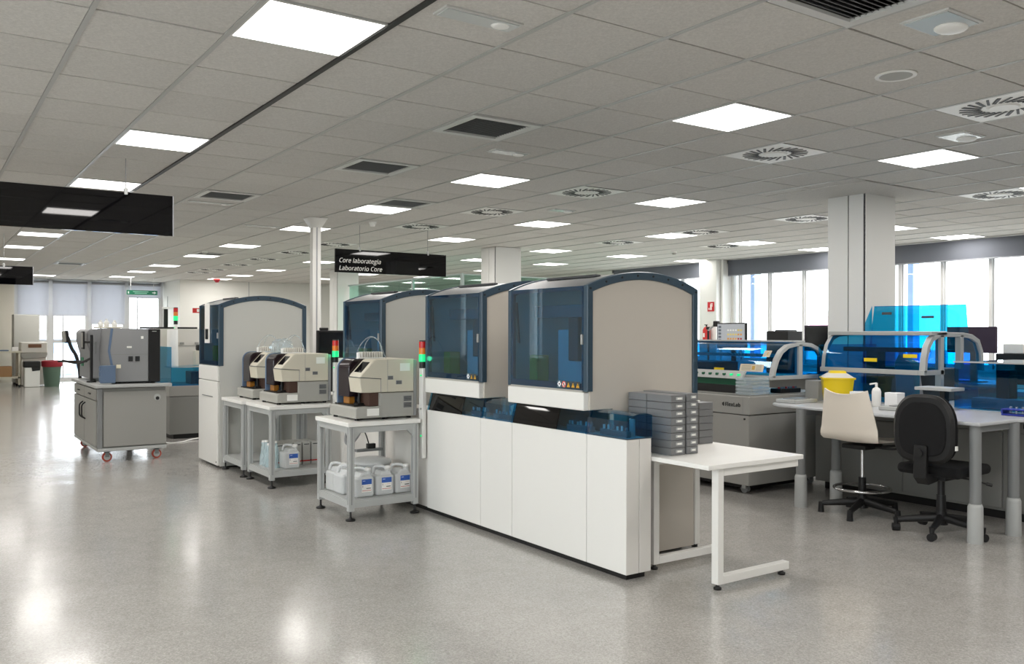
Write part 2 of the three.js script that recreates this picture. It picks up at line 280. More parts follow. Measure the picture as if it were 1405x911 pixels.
{
  const g = structGroup('ceiling');
  struct('slab', box(XL - 0.2, XR + 0.2, CEIL + 0.06, CEIL + 0.3, ZB - 0.2, ZF + 0.2), M.slab, g);
  const i0 = -6, i1 = 21, j0 = -39, j1 = 20;
  for (let i = i0; i <= i1 + 1; i++) { if (i === 2) continue; const X = Math.min(GX + G * i, XR - 0.012); struct('main_bar', [box(X - 0.012, X + 0.012, CEIL, CEIL + 0.01, ZB, ZF), box(X - 0.002, X + 0.002, CEIL + 0.01, CEIL + 0.05, ZB, ZF)], M.mainBar, g); }
  for (let j = j0; j <= j1 + 1; j++) { const Z = GZ - G * j; if (Z < ZB || Z > ZF) continue; struct('cross_bar', box(XL, XR, CEIL + 0.024, CEIL + 0.034, Z - 0.004, Z + 0.004), M.bar, g); }
  const tileGeo = geom(new RoundedBoxGeometry(0.574, 0.016, 0.587, 1, 0.002)), edge = geom(new THREE.BoxGeometry(0.574, 0.016, 0.587));
  const R = rng(77), seen = [], rest = [];
  camera.updateMatrixWorld();
  for (let i = i0; i <= i1; i++) for (let j = j0; j <= j1; j++) {
    if (used.has(key(i, j))) continue;
    const X = cellX(i), Z = cellZ(j); if (Z < ZB + 0.3 || Z > ZF - 0.1 || X > XR - 0.28) continue;
    const v = new THREE.Vector3(X, CEIL, -Z).project(camera), infront = X * Math.sin(0.6016) + Z * Math.cos(0.6016) > 0.5;
    const inView = infront && Math.abs(v.x) < 1.12 && Math.abs(v.y) < 1.12;
    (inView ? seen : rest).push([X, Z, Math.hypot(X, Z), CEIL + 0.012 + R() * 0.003, Math.floor(R() * 3)]);
  }
  seen.sort((a, b) => a[2] - b[2]);
  seen.forEach(([X, Z, , y, v], n) => {
    if (n >= 296) { rest.push(seen[n]); return; }
    const m = new THREE.Mesh(tileGeo, M.tile[v]); m.name = n ? 'ceiling_tile_' + String(n).padStart(3, '0') : 'ceiling_tile'; m.position.set(X, y, -Z); m.rotation.set((R() - 0.5) * 0.004, 0, (R() - 0.5) * 0.004); g.add(m);
  });
  const far = new THREE.Mesh(mergeGeometries(rest.map(([X, Z, , y]) => edge.clone().translate(X, y, -Z))), M.tile[1]); far.name = 'ceiling_tile_field'; far.userData.kind = 'stuff'; g.add(far);
  // narrow strip along the window wall and the far wall
  struct('perimeter_strip', [box(GX + G * 21 + 0.01, XR, CEIL + 0.004, CEIL + 0.02, ZB, ZF)], M.tile[0], g);
  struct('ceiling_track', [box(GX + 1.2 - 0.016, GX + 1.2 + 0.016, CEIL - 0.006, CEIL + 0.03, ZB, 9.6)], M.trackDark, g);
  struct('main_bar', [box(GX + 1.2 - 0.012, GX + 1.2 + 0.012, CEIL, CEIL + 0.01, 9.6, ZF)], M.bar, g);
  struct('column_collar', [box(7.46, 8.66, CEIL - 0.004, CEIL + 0.006, 4.93, 6.1)], M.tile[2], g);
}
// light panels
{
  let proto;
  for (const [i, j] of lightCells) {
    const X = cellX(i), Z = cellZ(j), base = [X, CEIL, Z];
    let t;
    if (!proto) {
      t = proto = thing('ceiling_light', 'square white LED ceiling panel, lit, set flush among the ceiling tiles', 'ceiling light', base, 'LED panels in the ceiling grid');
      part(t, 'diffuser', box(X - 0.278, X + 0.278, CEIL + 0.001, CEIL + 0.008, Z - 0.278, Z + 0.278), M.glow);
      part(t, 'frame', prismXZ([[X - 0.294, Z - 0.294], [X + 0.294, Z - 0.294], [X + 0.294, Z + 0.294], [X - 0.294, Z + 0.294]], CEIL, CEIL + 0.012, 0, [[[X - 0.278, Z - 0.278], [X - 0.278, Z + 0.278], [X + 0.278, Z + 0.278], [X + 0.278, Z - 0.278]]]), M.bar);
      part(t, 'housing', box(X - 0.29, X + 0.29, CEIL + 0.013, CEIL + 0.05, Z - 0.29, Z + 0.29), M.bar);
    } else t = copy(proto, base);
    const L = new THREE.RectAreaLight(new THREE.Color().setRGB(1, 0.955, 0.915), PANEL_LIGHT, 0.55, 0.55);
    L.rotation.x = -Math.PI / 2; L.position.set(0, -0.004, 0); L.name = 'panel_light'; t.add(L);
  }
}
// swirl diffusers
{
  let proto;
  for (const [i, j] of swirlCells) {
    const X = cellX(i), Z = cellZ(j), base = [X, CEIL, Z];
    if (proto) { copy(proto, base); continue; }
    const t = proto = thing('air_diffuser', 'square white swirl air diffuser with black radial slots in the ceiling', 'air vent', base, 'swirl diffusers in the ceiling grid');
    part(t, 'plate', box(X - 0.292, X + 0.292, CEIL + 0.001, CEIL + 0.006, Z - 0.292, Z + 0.292), M.white);
    part(t, 'hub', cyl(X, Z, CEIL - 0.006, CEIL + 0.001, 0.085, 0.1, 28), M.white);
    for (let k = 0; k < 24; k++) {
      const a = k / 24 * Math.PI * 2, g = new THREE.BoxGeometry(0.135, 0.004, 0.016 + (k % 2) * 0.006);
      g.rotateY(0.42); g.translate(0.19, 0, 0); g.rotateY(a); g.translate(X, CEIL, -Z); part(t, 'slot', g, M.black);
    }
  }
}
// return air grilles
{
  let proto;
  for (const [i, j] of grilleCells) {
    const X = cellX(i), Z = cellZ(j), base = [X, CEIL, Z];
    if (proto) { copy(proto, base); continue; }
    const t = proto = thing('return_grille', 'grey louvred return air grille set in the ceiling grid', 'air vent', base, 'return grilles in the ceiling grid');
    part(t, 'frame', prismXZ([[X - 0.285, Z - 0.285], [X + 0.285, Z - 0.285], [X + 0.285, Z + 0.285], [X - 0.285, Z + 0.285]], CEIL - 0.004, CEIL + 0.012, 0, [[[X - 0.23, Z - 0.23], [X - 0.23, Z + 0.23], [X + 0.23, Z + 0.23], [X + 0.23, Z - 0.23]]]), M.bar);
    part(t, 'backing', box(X - 0.285, X + 0.285, CEIL + 0.04, CEIL + 0.045, Z - 0.285, Z + 0.285), M.black);
    for (let k = 0; k < 15; k++) { const g = new THREE.BoxGeometry(0.46, 0.003, 0.026); g.rotateX(0.7); g.translate(X, CEIL + 0.014, -(Z - 0.215 + k * 0.0307)); part(t, 'slat', g, M.aluDark); }
  }
}
// emergency lights, speaker, detectors
{
  const em = (i, j, w, d, label) => {
    const X = cellX(i), Z = cellZ(j), t = thing('emergency_light', label, 'emergency light', [X, CEIL, Z], 'emergency luminaires in the ceiling');
    part(t, 'frame', box(X - w / 2, X + w / 2, CEIL - 0.002, CEIL + 0.01, Z - d / 2, Z + d / 2, 0.003), M.bar);
    part(t, 'cover', box(X - w / 2 + 0.015, X + w / 2 - 0.015, CEIL - 0.006, CEIL - 0.001, Z - d / 2 + 0.015, Z + d / 2 - 0.015), phys([196, 200, 198], 0.2));
    const g = new THREE.SphereGeometry(d * 0.3, 16, 8, 0, Math.PI * 2, Math.PI / 2, Math.PI / 2).scale(1.2, 0.3, 1).translate(X + w * 0.28, CEIL - 0.006, -Z); part(t, 'lens', g, M.capWhite);
  };
  em(2, 1, 0.42, 0.13, 'long recessed emergency luminaire with a round lens beside the dark ceiling track');
  em(5, 3, 0.3, 0.24, 'small glassy square emergency luminaire near the large grille');
  em(5, -3, 0.34, 0.14, 'long recessed emergency luminaire next to the second return grille');
  em(9, 1, 0.3, 0.22, 'small square emergency luminaire beside a lit ceiling panel and the swirl vent');
  em(9, -7, 0.32, 0.16, 'small recessed emergency luminaire between two swirl diffusers');
  em(3, -10, 0.5, 0.08, 'slim white emergency strip beside the dark louvre by the hanging black board');
  em(5, -13, 0.5, 0.1, 'slim white emergency strip above the arched analyser by the white pole');
  const X = cellX(6), Z = cellZ(2), t = thing('ceiling_speaker', 'round grey ceiling loudspeaker with a white ring', 'speaker', [X, CEIL, Z]);
  part(t, 'ring', lathe(X, Z, [[0.088, CEIL + 0.012], [0.112, CEIL + 0.004], [0.11, CEIL - 0.004], [0.088, CEIL - 0.004], [0.086, CEIL + 0.006]], 32), M.white);
  part(t, 'grille', cyl(X, Z, CEIL - 0.003, CEIL + 0.006, 0.088, 0.088, 32), M.greyPlastic);
  const det = (X, Z, label, m) => { const d = thing('smoke_detector', label, 'smoke detector', [X, CEIL, Z], 'smoke detectors on the ceiling'); part(d, 'base', cyl(X, Z, CEIL - 0.02, CEIL + 0.012, 0.05), M.capWhite); part(d, 'sensor', cyl(X, Z, CEIL - 0.055, CEIL - 0.02, 0.03, 0.042), m); };
  det(11.2, 11.2, 'white smoke detector under the ceiling near the wall pier', M.greyPlastic);
  det(5.0, 10.55, 'small white smoke detector beside the white service pole', M.capWhite);
  det(4.35, 16.2, 'small grey smoke detector beside a lit panel far down the room', M.greyPlastic);
  const s = thing('alarm_sounder', 'small red alarm sounder under the ceiling by the far wall', 'alarm', [6.85, CEIL, 24.3]);
  part(s, 'base', cyl(6.85, 24.3, CEIL - 0.03, CEIL + 0.01, 0.1), M.red); part(s, 'dome', cyl(6.85, 24.3, CEIL - 0.1, CEIL - 0.03, 0.04, 0.085), M.redDark);
}
// outside: ground and neighbouring buildings
struct('ground_outside', box(-120, 160, -9.2, -9, -60, 200), M.ground);
function farBuilding(name, label, x0, x1, y1, z0, z1, wallM, winM, face, nx, ny, step) {
  const t = thing(name, label, 'building', [x0, -9, z0]);
  part(t, 'wall', box(x0, x1, -9, y1, z0, z1), wallM);
  part(t, 'roof', box(x0 - 0.3, x1 + 0.3, y1, y1 + 0.5, z0 - 0.3, z1 + 0.3), M.farWhite);
  for (let a = 0; a < nx; a++) for (let b = 0; b < ny; b++) {
    const y = y1 - 2.2 - b * step;
    if (face === 'x') { const Z = z0 + (a + 0.5) * (z1 - z0) / nx; part(t, 'window', box(x0 - 0.15, x0 + 0.05, y, y + 1.3, Z - 0.6, Z + 0.6), winM); }
    else { const X = x0 + (a + 0.5) * (x1 - x0) / nx; part(t, 'window', box(X - 0.6, X + 0.6, y, y + 1.3, z0 - 0.15, z0 + 0.05), winM); }
  }
}
farBuilding('apartment_building', 'pink brick apartment building outside the right-hand windows', 70, 73, 3.0, 49.6, 52.2, M.pink, M.farWhite, 'x', 2, 4, 2.2);
farBuilding('apartment_building', 'pale blue block outside the far windows', 5.5, 8.6, 0.9, 62, 72, M.farBlue, M.farWhite, 'z', 2, 4, 2.6);
farBuilding('apartment_building', 'white block with blue windows outside the far windows', 9.2, 19, -0.2, 66, 76, M.farWhite, M.farBlue, 'z', 5, 3, 2.6);

// ---------------------------------------------------------------- arched analysers and their conveyor base
const stickerMats = {
  diamond: canvasMat(64, 64, (c) => { c.fillStyle = '#4a6470'; c.fillRect(0, 0, 64, 64); c.fillStyle = '#e8ecee'; c.beginPath(); c.moveTo(32, 2); c.lineTo(62, 32); c.lineTo(32, 62); c.lineTo(2, 32); c.fill(); c.fillStyle = '#20282c'; c.fillRect(22, 26, 20, 12); }),
  ban: canvasMat(64, 64, (c) => { c.fillStyle = '#3a4c56'; c.fillRect(0, 0, 64, 64); c.fillStyle = '#f0eeea'; c.beginPath(); c.arc(32, 32, 30, 0, 7); c.fill(); c.strokeStyle = '#c8281e'; c.lineWidth = 8; c.beginPath(); c.arc(32, 32, 25, 0, 7); c.stroke(); c.beginPath(); c.moveTo(14, 14); c.lineTo(50, 50); c.stroke(); c.fillStyle = '#222'; c.fillRect(26, 20, 12, 26); }),
  warn: canvasMat(64, 64, (c) => { c.fillStyle = '#31424c'; c.fillRect(0, 0, 64, 64); c.fillStyle = '#1c1a14'; c.beginPath(); c.moveTo(32, 3); c.lineTo(62, 60); c.lineTo(2, 60); c.fill(); c.fillStyle = '#e0ac22'; c.beginPath(); c.moveTo(32, 12); c.lineTo(55, 56); c.lineTo(9, 56); c.fill(); c.fillStyle = '#1c1a14'; c.fillRect(29, 26, 6, 16); c.fillRect(29, 46, 6, 6); }),
};
function archPts(xf, xb, yEnd, yTop, off, n = 18) {
  const xm = (xf + xb) / 2, h = (xb - xf) / 2, s = yTop - yEnd, R = (h * h + s * s) / (2 * s), cy = yTop - R, r = R - off, x0 = xf + off * 0.9, a = Math.acos((xm - x0) / r);
  return arc(xm, cy, r, Math.PI - a, a, n);
}
function analyser(label, xf, Zn, W, o = {}) {
  const xb = xf + 0.93, yE = 1.682, yT = 1.779, Z1 = Zn + W, t = thing('arched_analyser', label, 'analyser', [xf, 0, Zn], 'arched analysers');
  const x0 = o.cabinet ? xf + 0.012 : xf + 0.21;
  part(t, 'body', box(x0 + 0.01, xb - 0.03, 0.03, o.cabinet ? 1.02 : 0.94, Zn + 0.02, Z1 - 0.02), M.whiteB);
  part(t, 'plinth', box(x0 + 0.05, xb - 0.08, 0, 0.03, Zn + 0.05, Z1 - 0.05), M.black);
  const lower = o.cabinet ? [[xf + 0.012, 0.02], [xf + 0.012, 1.05]] : [[x0, 0.02], [x0, 0.94], [xf + 0.03, 0.94]];
  const side = (Za, Zb, n) => part(t, n, prismXY([...lower, ...archPts(xf, xb, yE, yT, 0.045), [xb - 0.02, 0.02]], Za, Zb, 0.002), o.panel ?? M.panel);
  side(Zn, Zn + 0.016, 'side_panel'); side(Z1 - 0.016, Z1, 'side_panel');
  const rim = (Za, Zb) => {
    const r = part(t, 'arch_rim', prismXY([[xf, 1.05], ...archPts(xf, xb, yE, yT, 0), [xb, 0.97], [xb - 0.042, 0.97], ...archPts(xf, xb, yE, yT, 0.05).reverse(), [xf + 0.045, 1.05]], Za, Zb, 0.004), M.rim);
    for (const [x, y] of archPts(xf, xb, yE, yT, 0.025, 7)) part(t, 'rim_bolt', rod([x, y, Za - 0.003], [x, y, Za + 0.004], 0.007, 10), M.black, r);
  };
  rim(Zn - 0.014, Zn + 0.026); rim(Z1 - 0.026, Z1 + 0.008);
  const a = archPts(xf, xb, yE, yT, 0.012, 16);
  part(t, 'roof', sheet((s, v) => { const k = Math.min(15, Math.floor(v * 16)), f = v * 16 - k, p = a[k], q = a[Math.min(16, k + 1)]; return [p[0] + (q[0] - p[0]) * f, p[1] + (q[1] - p[1]) * f, Zn + 0.026 + (W - 0.052) * s]; }, 2, 16, 0.012), M.roof);
  part(t, 'roof_vent', box(xf + 0.21, xf + 0.25, 1.748, 1.764, Zn + 0.16, Z1 - 0.14, 0.004), M.darkGrey);
  // window with its frame
  const fr = [[Zn + 0.026, 1.052], [Zn + 0.026, 1.68], [Z1 - 0.012, 1.68], [Z1 - 0.012, 1.052]], hole = [[Zn + 0.05, 1.095], [Z1 - 0.045, 1.095], [Z1 - 0.045, 1.655], [Zn + 0.05, 1.655]];
  part(t, 'window_frame', prismZY(fr, xf + 0.006, xf + 0.02, 0.002, [hole]), M.rim);
  part(t, 'front_window', box(xf + 0.001, xf + 0.005, 1.056, 1.68, Zn + 0.03, Z1 - 0.016), M.smoke);
  part(t, 'rear_window', box(xb - 0.012, xb - 0.006, 0.98, 1.67, Zn + 0.03, Z1 - 0.02), M.smoke);
  part(t, 'window_latch', box(xf - 0.01, xf + 0.004, 1.33, 1.39, Zn + 0.028, Zn + 0.04, 0.002), M.alu);
  part(t, 'window_strut', rod([xf + 0.03, 1.6, Z1 - 0.05], [xf + 0.05, 1.33, Z1 - 0.05], 0.009), M.black);
  // inside: deck, back plate, gantry and modules
  part(t, 'deck', box(xf + 0.03, xb - 0.03, 1.03, 1.05, Zn + 0.02, Z1 - 0.02), M.greyCabDark);
  part(t, 'back_plate', box(xb - 0.25, xb - 0.235, 1.05, 1.5, Zn + 0.02, Z1 - 0.02), M.greyPlastic);
  const gy = part(t, 'gantry', [box(xf + 0.2, xf + 0.27, 1.5, 1.58, Zn + 0.02, Z1 - 0.02, 0.006), box(xf + 0.4, xf + 0.45, 1.52, 1.56, Zn + 0.02, Z1 - 0.02)], M.aluDark);
  part(t, 'pipette_head', box(xf + 0.16, xf + 0.25, 1.22, 1.5, Zn + W * 0.34, Zn + W * 0.46, 0.008), M.darkGrey, gy);
  part(t, 'process_module', box(xf + 0.24, xf + 0.42, 1.05, 1.42, Zn + W * 0.36, Zn + W * 0.72, 0.008), M.whiteB);
  part(t, 'process_module', box(xf + 0.3, xf + 0.5, 1.05, 1.3, Zn + W * 0.07, Zn + W * 0.33, 0.008), M.darkGrey);
  part(t, 'reagent_bin', box(xf + 0.12, xf + 0.22, 1.05, 1.25, Z1 - 0.16, Z1 - 0.07, 0.008), M.yellowDull);
  if (!o.cabinet) {
    const fb = part(t, 'front_box', box(xf - 0.008, xf + 0.215, 0.936, 1.044, Zn + 0.012, Z1 - 0.004, 0.006), M.white);
    part(t, 'front_box_lip', box(xf - 0.002, xf + 0.03, 1.044, 1.056, Zn + 0.03, Z1 - 0.03), M.greyPlastic, fb);
    const st = o.stickers ?? ['warn', 'warn', 'diamond'];
    st.forEach((s, k) => plate(t, 'warning_sticker', 'x-', xf - 0.0015, 1.085, Zn + 0.075 + k * 0.045, 0.042, 0.042, stickerMats[s]));
    const post = part(t, 'rear_post', box(xb - 0.006, xb + 0.04, 0.02, 0.96, Zn + 0.004, Zn + 0.06, 0.004), M.white);
    part(t, 'post_foot', cyl(xb + 0.017, Zn + 0.03, 0, 0.02, 0.02), M.black, post);
  } else {
    const d = part(t, 'cabinet_door', box(xf - 0.006, xf + 0.016, 0.025, 0.885, Zn + 0.03, Z1 - 0.004, 0.005), M.white);
    part(t, 'door_slot', box(xf - 0.012, xf - 0.004, 0.72, 0.728, Zn + 0.2, Z1 - 0.16), M.aluDark, d);
    part(t, 'door_lock', rod([xf - 0.01, 0.06, Zn + 0.06], [xf - 0.004, 0.06, Zn + 0.06], 0.008), M.black, d);
    part(t, 'cabinet_drawer', box(xf - 0.006, xf + 0.016, 0.893, 1.045, Zn + 0.03, Z1 - 0.004, 0.005), M.white);
    const s = part(t, 'door_strip', box(xf - 0.012, xf - 0.002, 1.28, 1.7, Zn + W * 0.42, Zn + W * 0.66, 0.004), M.white);
    part(t, 'strip_display', box(xf - 0.016, xf - 0.011, 1.32, 1.43, Zn + W * 0.47, Zn + W * 0.61), M.screenDark, s);
  }
  return t;
}
analyser('white and blue arched analyser beside the white table with the grey drawers', 3.28, 4.004, 0.815, { stickers: ['warn', 'warn', 'warn', 'ban', 'diamond'] });
analyser('white and blue arched analyser in the middle of the row, beside a signal light post', 3.28, 5.165, 0.8);
analyser('white and blue arched analyser behind the cart with the small cream analyser', 3.28, 6.76, 0.78, { panel: M.panelCool });
analyser('arched analyser with a full white front cabinet behind two cream analysers', 2.57, 9.04, 0.74, { cabinet: true, panel: M.panelCool });
{
  const t = thing('conveyor_base', 'long low white cabinet run with blue lids carrying the sample conveyor', 'cabinet', [3.3, 0, 3.668]);
  const xf = 3.3, top = 0.797, cuts = [3.668, 4.02, 4.805, 5.195, 5.97, 6.7, 7.6, 8.95];
  part(t, 'carcass', box(xf + 0.02, 3.488, 0.035, top - 0.004, 3.69, 8.94), M.greyCab);
  part(t, 'plinth', box(xf + 0.03, 3.47, 0, 0.035, 3.7, 8.9), M.black);
  for (let k = 0; k + 1 < cuts.length; k++) part(t, 'front_panel', box(xf + (k > 3 ? 0.01 : 0), xf + 0.02, 0.036, top, cuts[k] + 0.002, cuts[k + 1] - 0.002, 0.003), k > 3 ? M.whiteB : M.white);
  part(t, 'end_panel', box(xf + 0.001, 3.397, 0.036, top, 3.668, 3.688, 0.003), M.whiteB);
  part(t, 'end_panel', box(3.401, 3.49, 0.036, top, 3.668, 3.688, 0.003), M.whiteB);
  part(t, 'worktop', box(xf + 0.022, 3.488, top - 0.006, top, 3.69, 8.94), M.whiteB);
  // end lid: a blue box with an arched top
  const lidTop = [[3.5, 0.798], [3.5, 0.925], ...arc(3.43, 0.72, 0.2195, 1.25, 1.9, 8).map(([x, y]) => [x, y]), [3.302, 0.9], [3.302, 0.798]];
  const lid = part(t, 'lid_end', prismXY(lidTop, 3.67, 3.674, 0.001), M.smoke);
  part(t, 'lid_front', box(3.302, 3.306, 0.798, 0.9, 3.676, 4.016), M.smoke, lid);
  part(t, 'lid_back', box(3.496, 3.5, 0.798, 0.922, 3.676, 4.0), M.smoke, lid);
  const lt = arc(3.43, 0.72, 0.2195, 1.25, 1.9, 8);
  part(t, 'lid_top', sheet((s, v) => { const k = Math.min(7, Math.floor(v * 8)), f = v * 8 - k, p = lt[k], q = lt[k + 1]; return [p[0] + (q[0] - p[0]) * f, p[1] + (q[1] - p[1]) * f, 3.676 + 0.325 * s]; }, 1, 8, 0.003), M.smoke, lid);
  part(t, 'lid_edge', [box(3.3, 3.5, 0.797, 0.803, 3.668, 3.674), box(3.3, 3.306, 0.797, 0.803, 3.674, 4.016)], M.rim, lid);
  // middle lid between two analysers
  const lm = part(t, 'lid_front', box(3.302, 3.306, 0.798, 0.905, 4.83, 5.14), M.smoke);
  part(t, 'lid_top', prismXY([[3.302, 0.905], [3.36, 0.928], [3.5, 0.93], [3.5, 0.934], [3.36, 0.932], [3.302, 0.909]], 4.83, 5.14), M.smoke, lm);
  // sample openings under the overhanging boxes
  for (const [a, b, c] of [[4.03, 4.32, 4.8], [5.2, 5.46, 5.95], [6.8, 7.05, 7.5]]) {
    part(t, 'sample_window', prismXY([[3.302, 0.798], [3.306, 0.798], [3.342, 0.934], [3.338, 0.934]], a, b), M.smoke);
    part(t, 'dark_window', prismXY([[3.302, 0.798], [3.308, 0.798], [3.344, 0.934], [3.338, 0.934]], b + 0.004, c), M.blackGloss);
    part(t, 'window_post', prismXY([[3.298, 0.797], [3.312, 0.797], [3.348, 0.935], [3.334, 0.935]], a - 0.012, a), M.smoke);
    part(t, 'window_post', prismXY([[3.298, 0.797], [3.312, 0.797], [3.348, 0.935], [3.334, 0.935]], c, c + 0.02), M.smoke);
    part(t, 'back_screen', box(3.47, 3.476, 0.798, 0.93, a, c), M.darkGrey);
  }
  const R = rng(8);
  for (const [a, b, n] of [[3.74, 3.98, 6], [4.06, 4.3, 9], [4.88, 5.14, 6], [5.22, 5.44, 8]]) {
    const rk = part(t, 'tube_rack', box(3.37, 3.4, 0.797, 0.832, a, b, 0.003), M.aluDark);
    for (let k = 0; k < n; k++) part(t, 'sample_tube', cyl(3.385, a + (k + 0.5) * (b - a) / n, 0.825, 0.85 + R() * 0.015, 0.007, 0.007, 8), k % 3 ? M.capWhite : M.clearPlastic, rk);
  }
  part(t, 'track_wall', box(3.44, 3.45, 0.797, 0.9, 3.76, 3.8), M.alu); part(t, 'track_wall', box(3.41, 3.42, 0.797, 0.91, 4.9, 5.0), M.alu);
}
// signal light posts
function signalPost(label, X, Z, y0, y1, lampsTop) {
  const t = thing('signal_post', label, 'signal light', [X, y0, Z], 'signal light posts on the conveyor');
  part(t, 'post', box(X - 0.018, X + 0.018, y0, y1, Z - 0.03, Z + 0.03, 0.005), M.white);
  for (const f of [0.25, 0.55, 0.92]) part(t, 'status_light', rod([X - 0.025, y0 + (y1 - y0) * f, Z - 0.01], [X - 0.018, y0 + (y1 - y0) * f, Z - 0.01], 0.008, 10), f === 0.92 || f === 0.25 ? M.ledGreen : M.greyPlastic);
  const h = (lampsTop - y1) / 4.4, n = [['lamp_base', M.black, 1, 0.027], ['green_lamp', M.ledGreen, 1.2, 0.031], ['amber_lamp', M.lampAmber, 1, 0.03], ['red_lamp', M.lampRed, 1, 0.03], ['cap', M.black, 0.2, 0.028]];
  let y = y1; for (const [nm, m, k, r] of n) { part(t, nm, cyl(X, Z, y + 0.001, y + h * k, r, r, 20), m); y += h * k; }
  const L = new THREE.PointLight(new THREE.Color(0.05, 1, 0.4), 0.006, 3); L.position.set(-0.045, y1 - y0 + h * 1.5, 0.02); L.name = 'green_lamp_light'; t.add(L);
}
signalPost('slim white signal post with red, amber and green lamps between the two nearer arched analysers', 3.28, 6.01, 0.417, 1.12, 1.337);
signalPost('slim white signal post with lamps standing between the two instrument carts', 3.28, 7.72, 0.5, 1.115, 1.33);
{ const t = thing('cable_box', 'small white cable box with a grey hose on the cabinet between the carts', 'box', [3.22, 0.52, 7.35]);
  part(t, 'housing', box(3.2, 3.3, 0.55, 0.66, 7.32, 7.46, 0.006), M.white); part(t, 'hose', tube([[3.24, 0.56, 7.34], [3.2, 0.42, 7.3], [3.2, 0.4, 7.2], [3.26, 0.5, 7.14], [3.27, 0.62, 7.12]], 0.012), M.greyMid); }

// ---------------------------------------------------------------- white table with drawer stacks
{
  const t = thing('side_table', 'white laminate table on a white cantilever frame at the end of the row', 'table', [3.5, 0, 3.24]);
  part(t, 'tabletop', box(3.5, 4.3, 0.664, 0.69, 3.24, 3.995, 0.003), M.topWhite);
  for (const [Z0, Z1] of [[3.262, 3.31], [3.76, 3.8]]) {
    const f = part(t, 'leg', box(3.6, 3.645, 0.03, 0.664, Z0, Z1, 0.003), M.white);
    part(t, 'foot_bar', box(3.645, 4.2, 0.03, 0.075, Z0, Z1, 0.003), M.white, f);
    part(t, 'top_rail', box(3.645, 4.28, 0.62, 0.664, Z0, Z1, 0.003), M.white, f);
    for (const X of [3.622, 4.16]) part(t, 'foot', lathe(X, (Z0 + Z1) / 2, [[0, 0], [0.022, 0], [0.022, 0.012], [0.01, 0.018], [0.01, 0.03], [0, 0.03]], 14), M.black, f);
  }
  part(t, 'side_rail', box(4.24, 4.28, 0.62, 0.664, 3.31, 3.76, 0.003), M.white);
  const stack = (x0, x1, Z0, Z1, y1, n, label, holder) => {
    for (let k = 0; k < n; k++) {
      const h = (y1 - 0.69) / n, y = 0.69 + k * h, d = thing('card_drawer', label(k), 'drawer unit', [x0, y, Z0], 'grey drawers stacked on the white table');
      part(d, 'case', box(x0, x1, y + 0.0012, y + h - 0.001, Z0, Z1, 0.0015), M.drawer);
      if (holder) { const c = part(d, 'label_holder', box(x0 + (x1 - x0) * 0.34, x0 + (x1 - x0) * 0.8, y + h * 0.34, y + h * 0.72, Z0 - 0.004, Z0 + 0.001, 0.001), M.alu); part(d, 'label_card', box(x0 + (x1 - x0) * 0.42, x0 + (x1 - x0) * 0.72, y + h * 0.42, y + h * 0.64, Z0 - 0.005, Z0 - 0.0035), M.label, c); }
    }
  };
  stack(3.6, 3.712, 3.62, 3.822, 1.04, 8, () => 'grey card drawer with a label holder, in the wider stack beside the conveyor lid', true);
  stack(3.728, 3.82, 3.62, 3.99, 1.045, 8, () => 'grey card drawer with a label holder, in the narrower stack towards the table edge', true);
  stack(3.6, 3.712, 3.828, 3.985, 1.04, 8, () => 'plain grey card drawer behind the wider labelled stack on the table', false);
  stack(4.13, 4.252, 3.9, 3.988, 0.955, 6, () => 'flat grey card drawer in the lower stack against the analyser post', false);
}
// ---------------------------------------------------------------- instrument carts
function cart(label, x0, x1, Z0, Z1, h = 0.73) {
  const t = thing('instrument_cart', label, 'cart', [x0, 0, Z0], 'aluminium instrument carts'), w = 0.045;
  part(t, 'tabletop', box(x0 - 0.012, x1 + 0.012, h - 0.032, h, Z0 - 0.012, Z1 + 0.012, 0.004), M.topWhite);
  for (const X of [x0, x1 - w]) for (const Z of [Z0, Z1 - w]) {
    const l = part(t, 'leg', box(X, X + w, 0.07, h - 0.033, Z, Z + w, 0.004), M.alu);
    part(t, 'levelling_foot', lathe(X + w / 2, Z + w / 2, [[0, 0], [0.036, 0], [0.036, 0.012], [0.012, 0.02], [0.008, 0.03], [0.008, 0.07], [0, 0.07]], 16), M.black, l);
    part(t, 'slot', box(X + w / 2 - 0.003, X + w / 2 + 0.003, 0.12, h - 0.04, Z - 0.0012, Z + 0.002), M.aluDark, l);
    part(t, 'slot', box(X - 0.0012, X + 0.002, 0.12, h - 0.04, Z + w / 2 - 0.003, Z + w / 2 + 0.003), M.aluDark, l);
  }
  const rails = (y) => [box(x0 + w, x1 - w, y, y + w, Z0 + 0.003, Z0 + w), box(x0 + w, x1 - w, y, y + w, Z1 - w, Z1 - 0.003), box(x0 + 0.003, x0 + w, y, y + w, Z0 + w, Z1 - w), box(x1 - w, x1 - 0.003, y, y + w, Z0 + w, Z1 - w)];
  for (const y of [h - 0.08, 0.095]) for (const g of rails(y)) part(t, 'rail', g, M.alu);
  part(t, 'shelf', box(x0 + 0.01, x1 - 0.01, 0.14, 0.15, Z0 + 0.01, Z1 - 0.01), M.alu);
  for (const [X, s] of [[x0 + w, 1], [x1 - w, -1]]) part(t, 'gusset', prismXY([[X, h - 0.08], [X + s * 0.05, h - 0.08], [X, h - 0.13]], Z0 + 0.012, Z0 + 0.035), M.alu);
  part(t, 'gusset', prismZY([[Z0 + w, h - 0.08], [Z0 + w + 0.05, h - 0.08], [Z0 + w, h - 0.13]], x0 + 0.012, x0 + 0.035), M.alu);
  return t;
}
cart('grey aluminium cart with a white top and six jugs on its lower shelf', 2.65, 3.23, 5.98, 6.6);
cart('grey aluminium cart with a white top, boxes and plastic bags on its shelf', 2.62, 3.2, 7.62, 8.27, 0.735);
